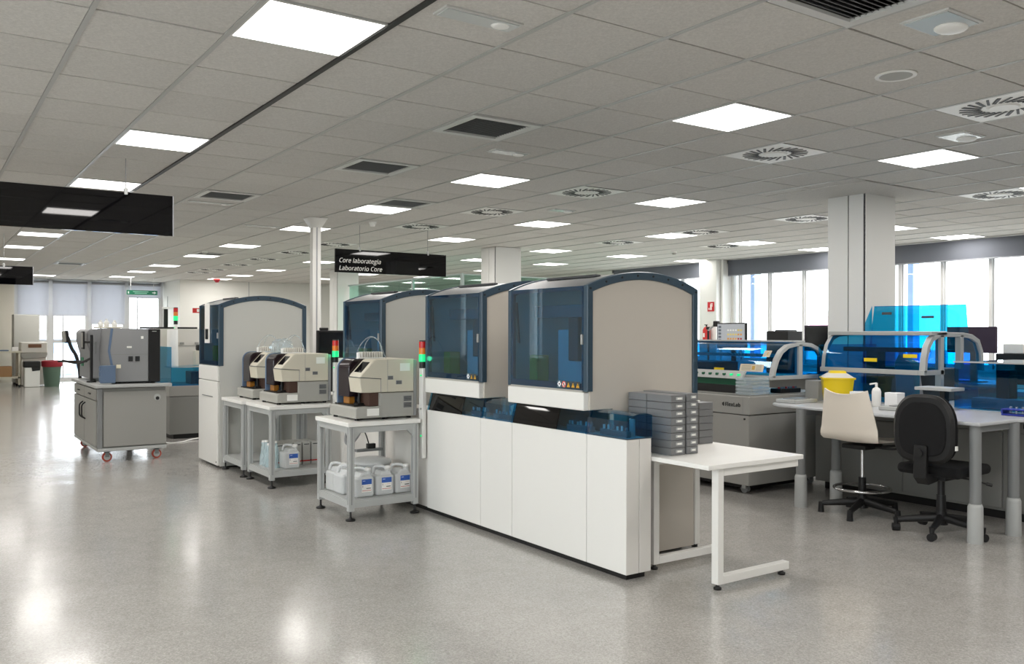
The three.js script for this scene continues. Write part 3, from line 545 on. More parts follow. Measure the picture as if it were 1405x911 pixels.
cart('narrow grey aluminium cart with an empty shelf beside the white analyser cabinet', 2.6, 3.2, 8.36, 9.0, 0.735);

function benchAnalyser(label, x0, Z0, y0, bag) {
  const t = thing('benchtop_analyser', label, 'analyser', [x0, y0, Z0], 'cream benchtop analysers'), D = 0.52, W = 0.5;
  const X = (d) => x0 + d, Y = (v) => y0 + v, Z1 = Z0 + W;
  part(t, 'base_tray', [prismXY([[X(0), Y(0.018)], [X(0), Y(0.088)], [X(0.012), Y(0.1)], [X(0.21), Y(0.105)], [X(0.21), Y(0.018)]], Z0, Z1, 0.004)], M.greyPlastic);
  part(t, 'tray_recess', box(X(0.03), X(0.2), Y(0.1), Y(0.112), Z0 + 0.1, Z1 - 0.03), M.black);
  part(t, 'lower_housing', box(X(0.2), X(D - 0.03), Y(0.018), Y(0.205), Z0 + 0.004, Z1 - 0.004, 0.006), M.greyPlastic);
  part(t, 'rear_panel', box(X(D - 0.03), X(D), Y(0.018), Y(0.455), Z0 + 0.008, Z1 - 0.01, 0.006), M.greyMid);
  const prof = [[X(0.115), Y(0.21)], [X(0.045), Y(0.212)], [X(0.03), Y(0.32)], [X(0.045), Y(0.345)], [X(0.15), Y(0.455)], [X(0.175), Y(0.463)], [X(D - 0.03), Y(0.463)], [X(D - 0.03), Y(0.21)]];
  part(t, 'upper_housing', prismXY(prof, Z0 + 0.004, Z0 + 0.21, 0.006), M.cream);
  part(t, 'upper_housing', prismXY([[X(0.2), Y(0.21)], [X(0.17), Y(0.45)], [X(0.185), Y(0.463)], [X(D - 0.03), Y(0.463)], [X(D - 0.03), Y(0.21)]], Z0 + 0.212, Z1 - 0.006, 0.005), M.cream);
  part(t, 'cover_seam', prismXY([[X(0.026), Y(0.325)], [X(0.026), Y(0.331)], [X(0.21), Y(0.316)], [X(0.21), Y(0.31)]], Z0 + 0.002, Z0 + 0.205), M.darkGrey);
  part(t, 'cover_seam', box(X(0.205), X(0.209), Y(0.212), Y(0.314), Z0 + 0.0025, Z0 + 0.01), M.greyMid);
  // slanted display
  const s = new THREE.BoxGeometry(0.004, 0.105, 0.125); s.rotateZ(-Math.atan2(0.105, 0.11)); s.translate(X(0.098), Y(0.402), -(Z0 + 0.11)); part(t, 'display', s, M.screenDark);
  // smoked curved cover on the far half of the front
  part(t, 'smoked_cover', prismXY([[X(0.1), Y(0.17)], [X(0.035), Y(0.17)], [X(0.035), Y(0.36)], ...arc(X(0.11), Y(0.385), 0.075, Math.PI, Math.PI / 2, 6), [X(0.19), Y(0.46)], [X(0.19), Y(0.17)]], Z0 + 0.214, Z1 - 0.09, 0.006), M.brownCover);
  part(t, 'cover_side', prismXY([[X(0.09), Y(0.1)], [X(0.03), Y(0.1)], [X(0.03), Y(0.37)], ...arc(X(0.11), Y(0.385), 0.08, Math.PI, Math.PI / 2, 6), [X(0.22), Y(0.465)], [X(0.22), Y(0.1)]], Z1 - 0.088, Z1 - 0.07, 0.003), M.greyBlue);
  part(t, 'amber_block', box(X(0.05), X(0.1), Y(0.113), Y(0.168), Z0 + 0.24, Z1 - 0.15, 0.006), M.amber);
  part(t, 'probe_housing', box(X(0.12), X(0.2), Y(0.105), Y(0.208), Z0 + 0.03, Z0 + 0.19, 0.004), M.probeBrown);
  part(t, 'probe', [rod([X(0.1), Y(0.11), Z0 + 0.16], [X(0.1), Y(0.2), Z0 + 0.16], 0.012), box(X(0.07), X(0.13), Y(0.108), Y(0.125), Z0 + 0.12, Z0 + 0.2)], M.black);
  // vents, plate, rack, tubing, feet
  for (const [d, v, w, h] of [[0.265, 0.305, 0.045, 0.03], [0.335, 0.268, 0.05, 0.03]]) { const p = part(t, 'vent', box(X(d), X(d + w), Y(v), Y(v + h), Z0 + 0.001, Z0 + 0.006), M.greyMid); for (let k = 0; k < 4; k++) part(t, 'vent_slit', box(X(d + 0.004), X(d + w - 0.004), Y(v + 0.004 + k * 0.006), Y(v + 0.007 + k * 0.006), Z0, Z0 + 0.003), M.darkGrey, p); }
  for (const v of [0.085, 0.135]) { const p = part(t, 'side_vent', box(X(0.4), X(0.47), Y(v), Y(v + 0.042), Z0 + 0.001, Z0 + 0.007), M.greyMid); for (let k = 0; k < 5; k++) part(t, 'vent_slit', box(X(0.403), X(0.467), Y(v + 0.004 + k * 0.0075), Y(v + 0.008 + k * 0.0075), Z0, Z0 + 0.003), M.darkGrey, p); }
  part(t, 'rating_plate', box(X(0.37), X(0.455), Y(0.37), Y(0.43), Z0 + 0.002, Z0 + 0.006), M.label);
  part(t, 'tray_label', box(X(0.09), X(0.19), Y(0.035), Y(0.09), Z0 - 0.0015, Z0 + 0.002), M.label);
  part(t, 'housing_seam', box(X(0.262), X(0.2645), Y(0.212), Y(0.46), Z0 + 0.0025, Z0 + 0.01), M.greyPlastic);
  const rack = part(t, 'column_rack', [box(X(0.14), X(0.34), Y(0.463), Y(0.472), Z0 + 0.22, Z0 + 0.3, 0.002), box(X(0.13), X(0.142), Y(0.463), Y(0.51), Z0 + 0.24, Z0 + 0.28)], M.capWhite);
  for (let k = 0; k < 9; k++) part(t, 'rack_column', box(X(0.15 + k * 0.021), X(0.163 + k * 0.021), Y(0.472), Y(0.515), Z0 + 0.225, Z0 + 0.295, 0.002), M.offwhite, rack);
  part(t, 'tubing', tube([[X(0.15), Y(0.5), Z0 + 0.32], [X(0.19), Y(0.58), Z0 + 0.32], [X(0.26), Y(0.635), Z0 + 0.3], [X(0.31), Y(0.61), Z0 + 0.28], [X(0.345), Y(0.465), Z0 + 0.2]], 0.0035), M.clearPlastic);
  part(t, 'tubing', tube([[X(0.23), Y(0.5), Z0 + 0.36], [X(0.25), Y(0.59), Z0 + 0.36], [X(0.29), Y(0.63), Z0 + 0.34], [X(0.33), Y(0.6), Z0 + 0.3], [X(0.35), Y(0.465), Z0 + 0.26]], 0.003), M.clearPlastic);
  for (const d of [0.03, 0.26, D - 0.05]) for (const Z of [Z0 + 0.05, Z1 - 0.05]) part(t, 'rubber_foot', cyl(X(d), Z, y0, Y(0.019), 0.018, 0.018, 12), M.rubber);
  return t;
}
benchAnalyser('cream benchtop analyser on the cart with six jugs, between two signal posts', 2.735, 6.05, 0.73);
benchAnalyser('cream benchtop analyser on the cart with bagged bottles below, in front of its twin', 2.72, 7.72, 0.735);
benchAnalyser('cream benchtop analyser half hidden behind its twin, beside the white cabinet', 2.72, 8.42, 0.735);
// jugs
const jugLabel = canvasMat(96, 112, (c) => { c.fillStyle = '#ecebe6'; c.fillRect(0, 0, 96, 112); c.fillStyle = '#2f5cb0'; c.fillRect(0, 0, 96, 46); c.fillStyle = '#c8d4ea'; c.fillRect(10, 12, 24, 5); c.fillStyle = '#d8b8a8'; c.fillRect(50, 58, 34, 3); c.fillStyle = '#3a3a3a'; c.fillRect(44, 78, 44, 7); c.fillStyle = '#555'; c.fillRect(8, 54, 4, 16); c.fillStyle = '#b83030'; c.fillRect(4, 98, 88, 4); });
function jug(label, X, Z, y0, turn = 0, face = true) {
  const t = thing('jerry_can', label, 'jug', [0, 0, 0], 'reagent jugs on the carts'), w = 0.15, d = 0.16, h = 0.155;
  part(t, 'body', [box(-w / 2, w / 2, 0.001, h, -d / 2, d / 2, 0.022), prismXY([[-w / 2 + 0.012, h - 0.02], [-0.02, h + 0.028], [0.05, h + 0.028], [w / 2 - 0.008, h - 0.02]], -d / 2 + 0.014, d / 2 - 0.014, 0.01)], M.jug);
  part(t, 'handle', tube([[-0.05, h + 0.004, 0.05], [-0.035, h + 0.05, 0.046], [0, h + 0.058, 0.01], [0.02, h + 0.05, -0.02], [0.03, h + 0.02, -0.03]], 0.011, 18, 8), M.jug);
  part(t, 'neck', cyl(0.035, -0.045, h + 0.02, h + 0.045, 0.021), M.jug);
  part(t, 'cap', lathe(0.035, -0.045, [[0, h + 0.066], [0.019, h + 0.066], [0.023, h + 0.062], [0.024, h + 0.04], [0, h + 0.04]], 18), M.capWhite);
  if (face) plate(t, 'paper_label', 'z-', 0.008, 0.09, -d / 2 - 0.0012, 0.082, 0.096, jugLabel);
  t.position.copy(V([X, y0, Z])); t.rotation.y = turn; return t;
}
for (const [X, Z, r] of [[2.815, 6.13, 0.02], [2.985, 6.13, -0.03], [3.145, 6.14, 0.02]]) jug('translucent jug with a blue and white label in the front row of the cart shelf', X, Z, 0.15, r);
for (const [X, Z, r] of [[2.775, 6.31, 0.05], [2.775, 6.475, 0.03]]) jug('translucent jug at the open side of the cart shelf, behind the front row', X, Z, 0.15, r);
jug('translucent jug with a blue label standing before grey boxes on the cart shelf', 2.85, 7.76, 0.15, 0);
{ const t = thing('plastic_tub', 'round grey translucent plastic tub with a flat lid behind the jugs', 'tub', [3.05, 0.15, 6.4]);
  part(t, 'tub', lathe(3.02, 6.4, [[0, 0.151], [0.14, 0.151], [0.158, 0.35], [0.152, 0.355], [0.135, 0.16], [0, 0.158]], 28), M.jug);
  part(t, 'lid', lathe(3.02, 6.4, [[0, 0.395], [0.12, 0.393], [0.168, 0.378], [0.168, 0.352], [0.16, 0.36], [0, 0.365]], 28), M.jug); }
for (let k = 0; k < 5; k++) {
  const X = 2.81 + k * 0.086, t = thing('reagent_box', 'tall pale grey reagent carton with a red stripe on the cart shelf', 'carton', [X, 0.15, 7.9], 'reagent cartons on the cart shelf');
  part(t, 'carton', box(X - 0.037, X + 0.037, 0.151, 0.36, 7.9, 8.14, 0.002), M.panelCool);
  part(t, 'red_stripe', box(X - 0.0375, X + 0.0375, 0.178, 0.19, 7.899, 8.0), M.red); part(t, 'print_line', box(X - 0.025, X + 0.025, 0.335, 0.343, 7.899, 7.91), M.darkGrey);
}
function bottleBag(label, X, Z, y0, s) {
  const t = thing('plastic_bottle', label, 'bottle', [X, y0, Z], 'crumpled bottles on the cart shelf'), R = rng(900 + Math.round(X * 1000 + Z * 77));
  const g = new THREE.CylinderGeometry(0.018, 0.036, 0.2 * s, 12, 10), p = g.attributes.position;
  for (let i = 0; i < p.count; i++) { const k = 0.75 + R() * 0.5; p.setXYZ(i, p.getX(i) * k, p.getY(i), p.getZ(i) * k); }
  g.computeVertexNormals(); g.translate(X, y0 + 0.1 * s, -Z); part(t, 'bottle', g, M.plasticBag); part(t, 'cap', cyl(X, Z, y0 + 0.2 * s, y0 + 0.2 * s + 0.018, 0.016, 0.016, 12), M.capWhite);
}
for (const [X, Z, s] of [[2.72, 8.1, 1.05], [2.72, 8.01, 1.1], [2.71, 7.92, 1], [2.74, 7.83, 1.15]]) bottleBag('crumpled clear plastic bottle at the open side of the cart shelf', X, Z, 0.15, s);
{ const t = thing('plastic_bag', 'clear plastic wrapping lying on top of the cream analysers', 'plastic bag', [2.95, 1.2, 8.3]), R = rng(5), g = new THREE.SphereGeometry(0.1, 18, 10), p = g.attributes.position;
  for (let i = 0; i < p.count; i++) { const k = 0.75 + 0.4 * R(); p.setXYZ(i, p.getX(i) * k * 1.2, Math.max(-0.05, p.getY(i) * k * 0.8), p.getZ(i) * k); }
  g.computeVertexNormals(); g.translate(2.97, 1.25, -8.3); part(t, 'film', g, M.clearPlastic); part(t, 'tray', box(2.84, 3.08, 1.2, 1.215, 8.12, 8.42, 0.003), M.clearPlastic); }
{ const t = thing('power_adapter', 'black power adapter with a cable hanging at the back of the cart', 'adapter', [3.1, 0.45, 6.56]);
  part(t, 'brick', box(3.05, 3.12, 0.45, 0.49, 6.51, 6.55, 0.004), M.black); part(t, 'cable', tube([[3.07, 0.49, 6.54], [3.05, 0.55, 6.54], [3.02, 0.62, 6.54], [3.0, 0.69, 6.54]], 0.005), M.black);
  part(t, 'shelf_bracket', box(2.95, 3.18, 0.43, 0.45, 6.5, 6.552), M.aluDark); }

// ---------------------------------------------------------------- automation machine with the long blue tunnel cover
{
  const t = thing('automation_module', 'grey automation cabinet with a long blue tunnel cover and FlexLab lettering', 'analyser', [5.93, 0, 5.03]);
  const Z0 = 5.03, Z1 = 8.2, x0 = 5.93, x1 = 7.05;
  part(t, 'cabinet', box(x0 + 0.006, x1, 0.08, 0.686, Z0 + 0.006, Z1, 0.004), M.greyCab);
  part(t, 'upper_band', box(x0, x1 + 0.01, 0.692, 0.85, Z0, Z1, 0.006), M.greyCab);
  part(t, 'plinth', box(x0 + 0.12, x1 - 0.1, 0.03, 0.08, Z0 + 0.1, Z1 - 0.1), M.black);
  for (const [X, Z] of [[6.02, 5.14], [6.9, 5.14], [6.02, 6.4]]) { const c = part(t, 'caster', rod([X - 0.02, 0.036, Z], [X + 0.02, 0.036, Z], 0.036, 16), M.aluDark); part(t, 'caster_fork', box(X - 0.026, X + 0.026, 0.04, 0.08, Z - 0.02, Z + 0.02), M.alu, c); }
  for (const [y, Z] of [[0.655, 5.45], [0.655, 5.08]]) part(t, 'lock', rod([x0 - 0.002, y, Z], [x0 + 0.012, y, Z], 0.008, 10), M.black);
  part(t, 'band_seam', box(x0 - 0.001, x0 + 0.004, 0.694, 0.848, Z0 + 0.065, Z0 + 0.068), M.greyMid);
  const txt = new TextGeometry('FlexLab', { font, size: 0.034, depth: 0.002, curveSegments: 3 }).rotateY(-Math.PI / 2).translate(x0 - 0.001, 0.757, -5.296);
  part(t, 'lettering', txt, M.black);
  const logo = []; for (const [dz, dy] of [[0, 0], [0.011, 0.006], [0.011, -0.006], [0, 0.012], [0, -0.012]]) logo.push(rod([x0 - 0.003, 0.773 + dy, 5.312 + dz], [x0 + 0.001, 0.773 + dy, 5.312 + dz], 0.0055, 8)); part(t, 'logo', logo, M.black);
  // deck and boards under the cover
  part(t, 'deck', box(x0 + 0.04, x1 - 0.02, 0.85, 0.86, Z0 + 0.03, Z1), M.greyCabDark);
  part(t, 'circuit_board', box(6.14, 6.18, 0.93, 0.985, 5.27, 7.6), M.board);
  part(t, 'drive_rail', box(6.1, 6.3, 0.86, 0.93, 5.3, 7.6), M.black);
  const led = part(t, 'led_strip', prismXY([[6.1, 0.99], [6.115, 0.985], [6.17, 1.05], [6.155, 1.06]], 5.26, 7.8), M.alu);
  for (let k = 0; k < 8; k++) part(t, 'status_led', cbox(6.122, 1.015, 5.31 + k * 0.085, 0.024, 0.02, 0.026, 0.004), k > 1 ? M.board : M.ledGreen, led);
  // tunnel: curved front sheet, end frame, top rail
  const prof = [[6.27, 1.0], [6.29, 1.08], [6.33, 1.17], [6.39, 1.245], [6.48, 1.295], [6.6, 1.315], [6.7, 1.318]];
  const prof2 = [[6.7, 1.318], [6.82, 1.308], [6.93, 1.27], [7.0, 1.2], [7.03, 1.1], [7.04, 1.0]];
  const along = (pr) => (s, v) => { const n = pr.length - 1, k = Math.min(n - 1, Math.floor(v * n)), f = v * n - k; return [pr[k][0] + (pr[k + 1][0] - pr[k][0]) * f, pr[k][1] + (pr[k + 1][1] - pr[k][1]) * f, 5.1 + (Z1 - 5.1) * s]; };
  const cov = part(t, 'tunnel_cover', sheet(along(prof), 1, 18, 0.005), M.blue);
  part(t, 'tunnel_cover_rear', sheet(along(prof2), 1, 15, 0.005), M.blue, cov);
  const inner = (pr, o) => pr.map(([x, y]) => [6.66 + (x - 6.66) * (1 - o / 0.4), 1.03 + (y - 1.03) * (1 - o / 0.3)]);
  const all = [...prof, ...prof2.slice(1)], inn = inner(all, 0.036);
  part(t, 'end_frame', prismXY([...all, ...inn.slice().reverse()], 5.05, 5.1, 0.003), M.alu);
  part(t, 'end_frame', box(6.25, 7.06, 0.985, 1.02, 5.05, 5.1, 0.003), M.alu);
  part(t, 'end_frame', box(6.635, 6.685, 1.02, 1.3, 5.05, 5.1, 0.003), M.alu);
  part(t, 'end_window', prismXY([...inn, [7.03, 1.02], [6.29, 1.02]], 5.072, 5.076), M.blue);
  part(t, 'top_rail', box(6.56, 6.72, 1.318, 1.334, 5.05, Z1, 0.003), M.alu);
  part(t, 'front_rail', box(6.25, 6.28, 0.985, 1.02, 5.1, Z1, 0.003), M.alu);
  part(t, 'skirt', box(6.27, 6.276, 0.86, 0.985, 5.1, Z1), M.blue);
  part(t, 'inner_module', box(6.45, 6.8, 0.86, 1.12, 5.9, 6.5, 0.01), M.darkGrey); part(t, 'inner_module', box(6.4, 6.6, 0.86, 1.18, 6.8, 7.2, 0.01), M.greyMid);
  part(t, 'rail_inside', box(6.5, 6.54, 1.18, 1.21, 5.2, 8), M.alu);
  part(t, 'handling_label', box(6.272, 6.276, 1.04, 1.075, 5.62, 5.74), M.yellow);
}
{ const nm = canvasMat(128, 64, (c) => { c.fillStyle = '#d8cdb4'; c.fillRect(0, 0, 128, 64); c.fillStyle = '#8a8478'; for (let k = 0; k < 4; k++) c.fillRect(10, 12 + k * 12, 50, 3), c.fillRect(88, 12 + k * 12, 28, 3); c.fillStyle = '#caa046'; c.fillRect(66, 14, 16, 34); });
  const note = (label, X, y, Z, w, h, tilt) => { const t = thing('paper_note', label, 'paper note', [X, y, Z]); plate(t, 'sheet', 'x-', X, y, Z, w, h, nm, t, -tilt); };
  note('cream printed notice stuck low on the blue tunnel cover', 6.272, 1.085, 5.29, 0.27, 0.07, 0.3);
  note('small cream note standing above the notice by the grey end frame', 6.34, 1.215, 5.17, 0.08, 0.07, 0.6); }
for (let k = 0; k < 5; k++) single('plastic_tray', 'clear plastic tray in the stack in front of the blue tunnel cover', 'tray', prismXZ([[6.0, 5.06], [6.24, 5.06], [6.24, 5.24], [6.0, 5.24]], 0.861 + k * 0.03, 0.886 + k * 0.03, 0.004, [[[6.008, 5.068], [6.008, 5.232], [6.232, 5.232], [6.232, 5.068]]]), M.clearPlastic, [6.0, 0.861 + k * 0.03, 5.06], 'clear trays stacked on the automation cabinet');
{ const t = thing('tube_rack', 'black sample rack with small coloured caps beside the clear trays', 'rack', [6.45, 0.861, 5.1]); part(t, 'rack', box(6.42, 6.7, 0.861, 0.9, 5.08, 5.2, 0.004), M.black); for (let k = 0; k < 8; k++) part(t, 'tube_cap', cyl(6.44 + k * 0.034, 5.12, 0.9, 0.915, 0.01, 0.01, 8), k % 3 ? M.greyBlue : M.redDark); }

// ---------------------------------------------------------------- second blue machine behind the bench
{
  const t = thing('automation_module', 'grey and blue track module behind the bench with the chairs', 'analyser', [6.75, 0, 2.4]);
  const x0 = 6.75, x1 = 7.8;
  part(t, 'cabinet', box(x0, x1, 0.07, 0.79, 2.4, 4.96, 0.004), M.greyCabDark);
  for (const [a, b] of [[2.42, 3.3], [3.31, 4.1], [4.11, 4.95]]) part(t, 'door', box(x0 - 0.012, x0, 0.09, 0.66, a, b, 0.004), M.greyCabDark);
  for (const [a, b] of [[2.42, 3.3], [3.31, 4.1], [4.11, 4.95]]) { const d = part(t, 'drawer_front', box(x0 - 0.012, x0, 0.668, 0.785, a, b, 0.004), M.greyCabDark); part(t, 'lock', box(x0 - 0.016, x0 - 0.01, 0.7, 0.735, b - 0.16, b - 0.145), M.black, d); }
  part(t, 'plinth', box(x0 + 0.06, x1 - 0.06, 0, 0.07, 2.46, 4.9), M.black);
  part(t, 'deck', box(x0 - 0.02, x1, 0.79, 0.815, 2.4, 4.96, 0.004), M.bench);
  const prof = [[6.76, 1.08], [6.775, 1.2], [6.81, 1.3], [6.87, 1.37], [6.96, 1.405], [7.08, 1.412]];
  const rear = [[7.08, 1.412], [7.36, 1.41], [7.5, 1.395], [7.62, 1.35], [7.68, 1.25], [7.7, 1.08]];
  const scaleIn = (pr, o) => pr.map(([x, y]) => [7.23 + (x - 7.23) * (1 - o / 0.47), 1.1 + (y - 1.1) * (1 - o / 0.31)]);
  const all = [...prof, ...rear.slice(1)], inn = scaleIn(all, 0.038);
  part(t, 'end_frame', prismXY([...all, ...inn.slice().reverse()], 3.93, 3.98, 0.003), M.alu);
  part(t, 'end_frame', box(6.75, 7.06, 1.06, 1.1, 3.93, 3.98, 0.003), M.alu);
  part(t, 'end_frame', box(7.0, 7.05, 0.96, 1.39, 3.93, 3.98, 0.003), M.alu);
  part(t, 'end_frame', box(7.31, 7.36, 1.1, 1.39, 3.93, 3.98, 0.003), M.alu);
  part(t, 'end_window', prismXY([...scaleIn(prof, 0.038), [7.02, 1.39], [7.02, 1.1], [6.79, 1.1]].filter(([x]) => x <= 7.03), 3.952, 3.956), M.blue);
  part(t, 'end_window', prismXY([[7.34, 1.385], ...scaleIn(rear, 0.038).filter(([x]) => x > 7.36), [7.66, 1.1], [7.34, 1.1]], 3.952, 3.956), M.blue);
  part(t, 'end_frame', prismXY([...prof, ...scaleIn(prof, 0.034).reverse()], 4.87, 4.91, 0.003), M.alu);
  part(t, 'front_rail', box(6.745, 6.785, 1.06, 1.1, 3.98, 4.91, 0.003), M.alu);
  part(t, 'top_rail', box(6.86, 7.1, 1.385, 1.42, 3.93, 4.91, 0.006), M.alu);
  const along = (pr, a, b) => (s, v) => { const n = pr.length - 1, k = Math.min(n - 1, Math.floor(v * n)), f = v * n - k; return [pr[k][0] + (pr[k + 1][0] - pr[k][0]) * f, pr[k][1] + (pr[k + 1][1] - pr[k][1]) * f, a + (b - a) * s]; };
  const cov = part(t, 'front_cover', sheet(along(prof.slice(0, 5), 3.98, 4.87), 1, 12, 0.004), M.blue);
  part(t, 'warning_label', box(6.762, 6.768, 1.16, 1.19, 4.36, 4.48), M.yellow, cov);
  part(t, 'warning_label', box(6.764, 6.77, 1.2, 1.23, 4.0, 4.12), M.yellow, cov);
  part(t, 'lower_front', box(6.77, 6.774, 0.82, 1.06, 3.98, 4.9), M.blue);
  part(t, 'back_cover', box(7.68, 7.684, 0.82, 1.25, 3.98, 4.96), M.blue);
  part(t, 'left_cover', box(6.79, 7.68, 0.82, 1.3, 4.955, 4.959), M.blue);
  part(t, 'inner_arm', [box(7.0, 7.06, 1.24, 1.28, 4.05, 4.85, 0.006), box(7.0, 7.12, 0.95, 1.25, 4.5, 4.62, 0.01)], M.darkGrey);
  part(t, 'inner_arm', prismZY([[4.15, 0.82], [4.2, 1.15], [4.32, 1.22], [4.36, 1.15], [4.34, 0.82]], 7.02, 7.14, 0.008), M.greyMid);
  part(t, 'process_module', box(7.3, 7.6, 0.82, 1.1, 4.1, 4.7, 0.01), M.darkGrey);
  const ot = part(t, 'output_tray', box(6.56, 6.76, 0.955, 0.98, 3.6, 3.9, 0.004), M.alu); part(t, 'tray_bracket', box(6.68, 6.75, 0.815, 0.955, 3.72, 3.76, 0.003), M.black, ot);
  // lower blue enclosure towards the viewer's right
  const low = part(t, 'low_enclosure', box(6.75, 6.755, 0.82, 1.176, 2.45, 3.68), M.blue);
  part(t, 'low_end', box(6.756, 7.7, 0.82, 1.176, 3.676, 3.681), M.blue, low);
  part(t, 'low_top', box(6.75, 7.7, 1.176, 1.182, 2.45, 3.681), M.blue, low);
  part(t, 'low_edge', box(6.744, 6.752, 1.174, 1.186, 2.45, 3.685), M.alu, low);
  part(t, 'inner_tower', box(6.95, 7.08, 0.82, 1.12, 3.36, 3.46, 0.006), M.black); part(t, 'inner_tower', box(7.1, 7.24, 0.82, 1.14, 3.1, 3.24, 0.006), M.darkGrey);
  part(t, 'inner_track', box(6.85, 7.0, 0.82, 0.9, 2.5, 3.6, 0.004), M.aluDark); part(t, 'inner_track', box(7.25, 7.6, 0.9, 0.94, 2.5, 3.6, 0.004), M.alu);
}
{ const t = thing('open_lid', 'clear cyan machine lid standing open in front of the square column', 'machine lid', [7.9, 0.9, 4.2]);
  part(t, 'sheet', prismZY([[5.22, 0.9], [5.12, 1.672], [4.2, 1.668], [4.14, 0.9]], 7.9, 7.906, 0.001), M.cyan);
  part(t, 'side_sheet', prismZY([[5.24, 0.9], [5.2, 1.5], [5.12, 1.672], [5.12, 0.9]], 7.86, 7.866, 0.001), M.cyan);
  part(t, 'top_fold', box(7.9, 7.96, 1.664, 1.67, 4.2, 5.12), M.cyan);
  part(t, 'handle', box(7.885, 7.9, 1.585, 1.61, 4.93, 5.03, 0.003), M.darkGrey); part(t, 'handle', box(7.885, 7.9, 1.545, 1.57, 4.5, 4.62, 0.003), M.darkGrey);
  part(t, 'stand', box(7.86, 8.05, 0, 0.9, 4.16, 5.22, 0.006), M.greyCabDark); }

// ---------------------------------------------------------------- bench with chairs
{
  const t = thing('lab_bench', 'pale grey bench top on round grey legs along the blue machines', 'bench', [5.9, 0, 3.0]);
  part(t, 'worktop', prismXZ([[5.93, 4.72], [5.8, 2.99], [6.3, 2.99], [6.72, 2.7], [6.72, 4.93], [6.25, 4.93], [6.02, 4.85]], 0.786, 0.81, 0.006), M.bench);
  part(t, 'crossbar', [box(5.9, 6.34, 0.74, 0.785, 3.03, 3.07), box(5.92, 6.36, 0.74, 0.785, 4.44, 4.48), prismXZ([[6.29, 3.03], [6.33, 3.03], [6.36, 4.46], [6.32, 4.46]], 0.74, 0.785)], M.aluDark);
  for (const [X, Z] of [[5.91, 4.48], [6.345, 4.46], [5.86, 3.05], [6.31, 3.02]]) { const l = part(t, 'leg', cyl(X, Z, 0.25, 0.786, 0.037, 0.037, 24), M.aluDark); part(t, 'leg_sleeve', lathe(X, Z, [[0, 0], [0.05, 0], [0.048, 0.24], [0.04, 0.262], [0, 0.262]], 24), M.alu, l); }
}
function starBase(t, n, r, y, glide) {
  part(t, 'base_hub', cyl(0, 0, y - 0.02, y + 0.07, 0.045, 0.036), M.black);
  for (let k = 0; k < n; k++) {
    const a = 0.35 + k / n * Math.PI * 2, c = Math.cos(a), s = Math.sin(a), g = new THREE.CylinderGeometry(0.02, 0.032, r - 0.02, 8).rotateZ(-Math.PI / 2 - 0.12).scale(1, 1, 0.85).translate(r / 2, y + 0.012, 0).rotateY(-a);
    const arm = part(t, 'base_arm', g, M.black), X = c * r, Z = -s * r;
    if (glide) part(t, 'glide', cyl(X, Z, 0, y + 0.005, 0.024, 0.018, 12), M.rubber, arm);
    else { const w = new THREE.CylinderGeometry(0.027, 0.027, 0.05, 16).rotateX(Math.PI / 2).rotateY(a * 1.7).translate(X, 0.027, -Z); part(t, 'caster', w, M.rubber, arm); part(t, 'caster_stem', cyl(X, Z, 0.04, y + 0.01, 0.014, 0.02, 10), M.black, arm); }
  }
}
{ // white shell stool, built facing +X
  const t = thing('lab_stool', 'tall white shell stool with a chrome foot ring at the bench', 'stool', [0, 0, 0]);
  starBase(t, 5, 0.3, 0.075, true);
  part(t, 'column_sleeve', cyl(0, 0, 0.14, 0.29, 0.03, 0.028), M.black);
  part(t, 'gas_lift', cyl(0, 0, 0.29, 0.52, 0.014), M.chrome);
  const ring = part(t, 'foot_ring', new THREE.TorusGeometry(0.205, 0.011, 10, 48).rotateX(Math.PI / 2).translate(0, 0.205, 0), M.chrome);
  for (let k = 0; k < 3; k++) { const a = 0.6 + k * 2.094; part(t, 'ring_spoke', rod([0.02 * Math.cos(a), 0.17, 0.02 * Math.sin(a)], [0.2 * Math.cos(a), 0.203, 0.2 * Math.sin(a)], 0.014), M.black, ring); }
  part(t, 'mechanism', box(-0.12, 0.12, 0.515, 0.548, -0.1, 0.1, 0.006), M.black);
  part(t, 'lever', [tube([[0.06, 0.53, -0.1], [0.08, 0.545, -0.2], [0.14, 0.56, -0.27], [0.2, 0.57, -0.26]], 0.009), tube([[0.02, 0.53, -0.1], [0.04, 0.525, -0.2], [0.1, 0.53, -0.28]], 0.008)], M.black);
  const path = (v) => { if (v < 0.4) { const f = v / 0.4; return [0.23 - 0.36 * f, 0.575 - 0.018 * Math.sin(f * Math.PI)]; } if (v < 0.55) { const f = (v - 0.4) / 0.15, a = f * 1.35; return [-0.13 - 0.085 * Math.sin(a), 0.575 + 0.085 * (1 - Math.cos(a))]; } const f = (v - 0.55) / 0.45; return [-0.213 - 0.05 * f, 0.641 + 0.335 * f]; };
  part(t, 'seat_shell', sheet((s, v) => {
    const [x, y] = path(v), k = s * 2 - 1, back = Math.max(0, (v - 0.55) / 0.45), half = v < 0.5 ? 0.225 + 0.015 * Math.sin(v * 6) : 0.243 - 0.062 * back;
    const lift = v < 0.45 ? 0.028 * k * k : 0, wrap = (v > 0.4 ? 0.045 * Math.min(1, (v - 0.4) / 0.2) : 0) * k * k, dip = back > 0.8 ? (back - 0.8) / 0.2 * 0.035 * (k * k - 1) : 0;
    return [x + wrap, y + lift + dip, k * half];
  }, 14, 30, 0.012), M.shell);
  t.position.copy(V([6.05, 0, 4.02])); t.rotation.y = 0.02;
}
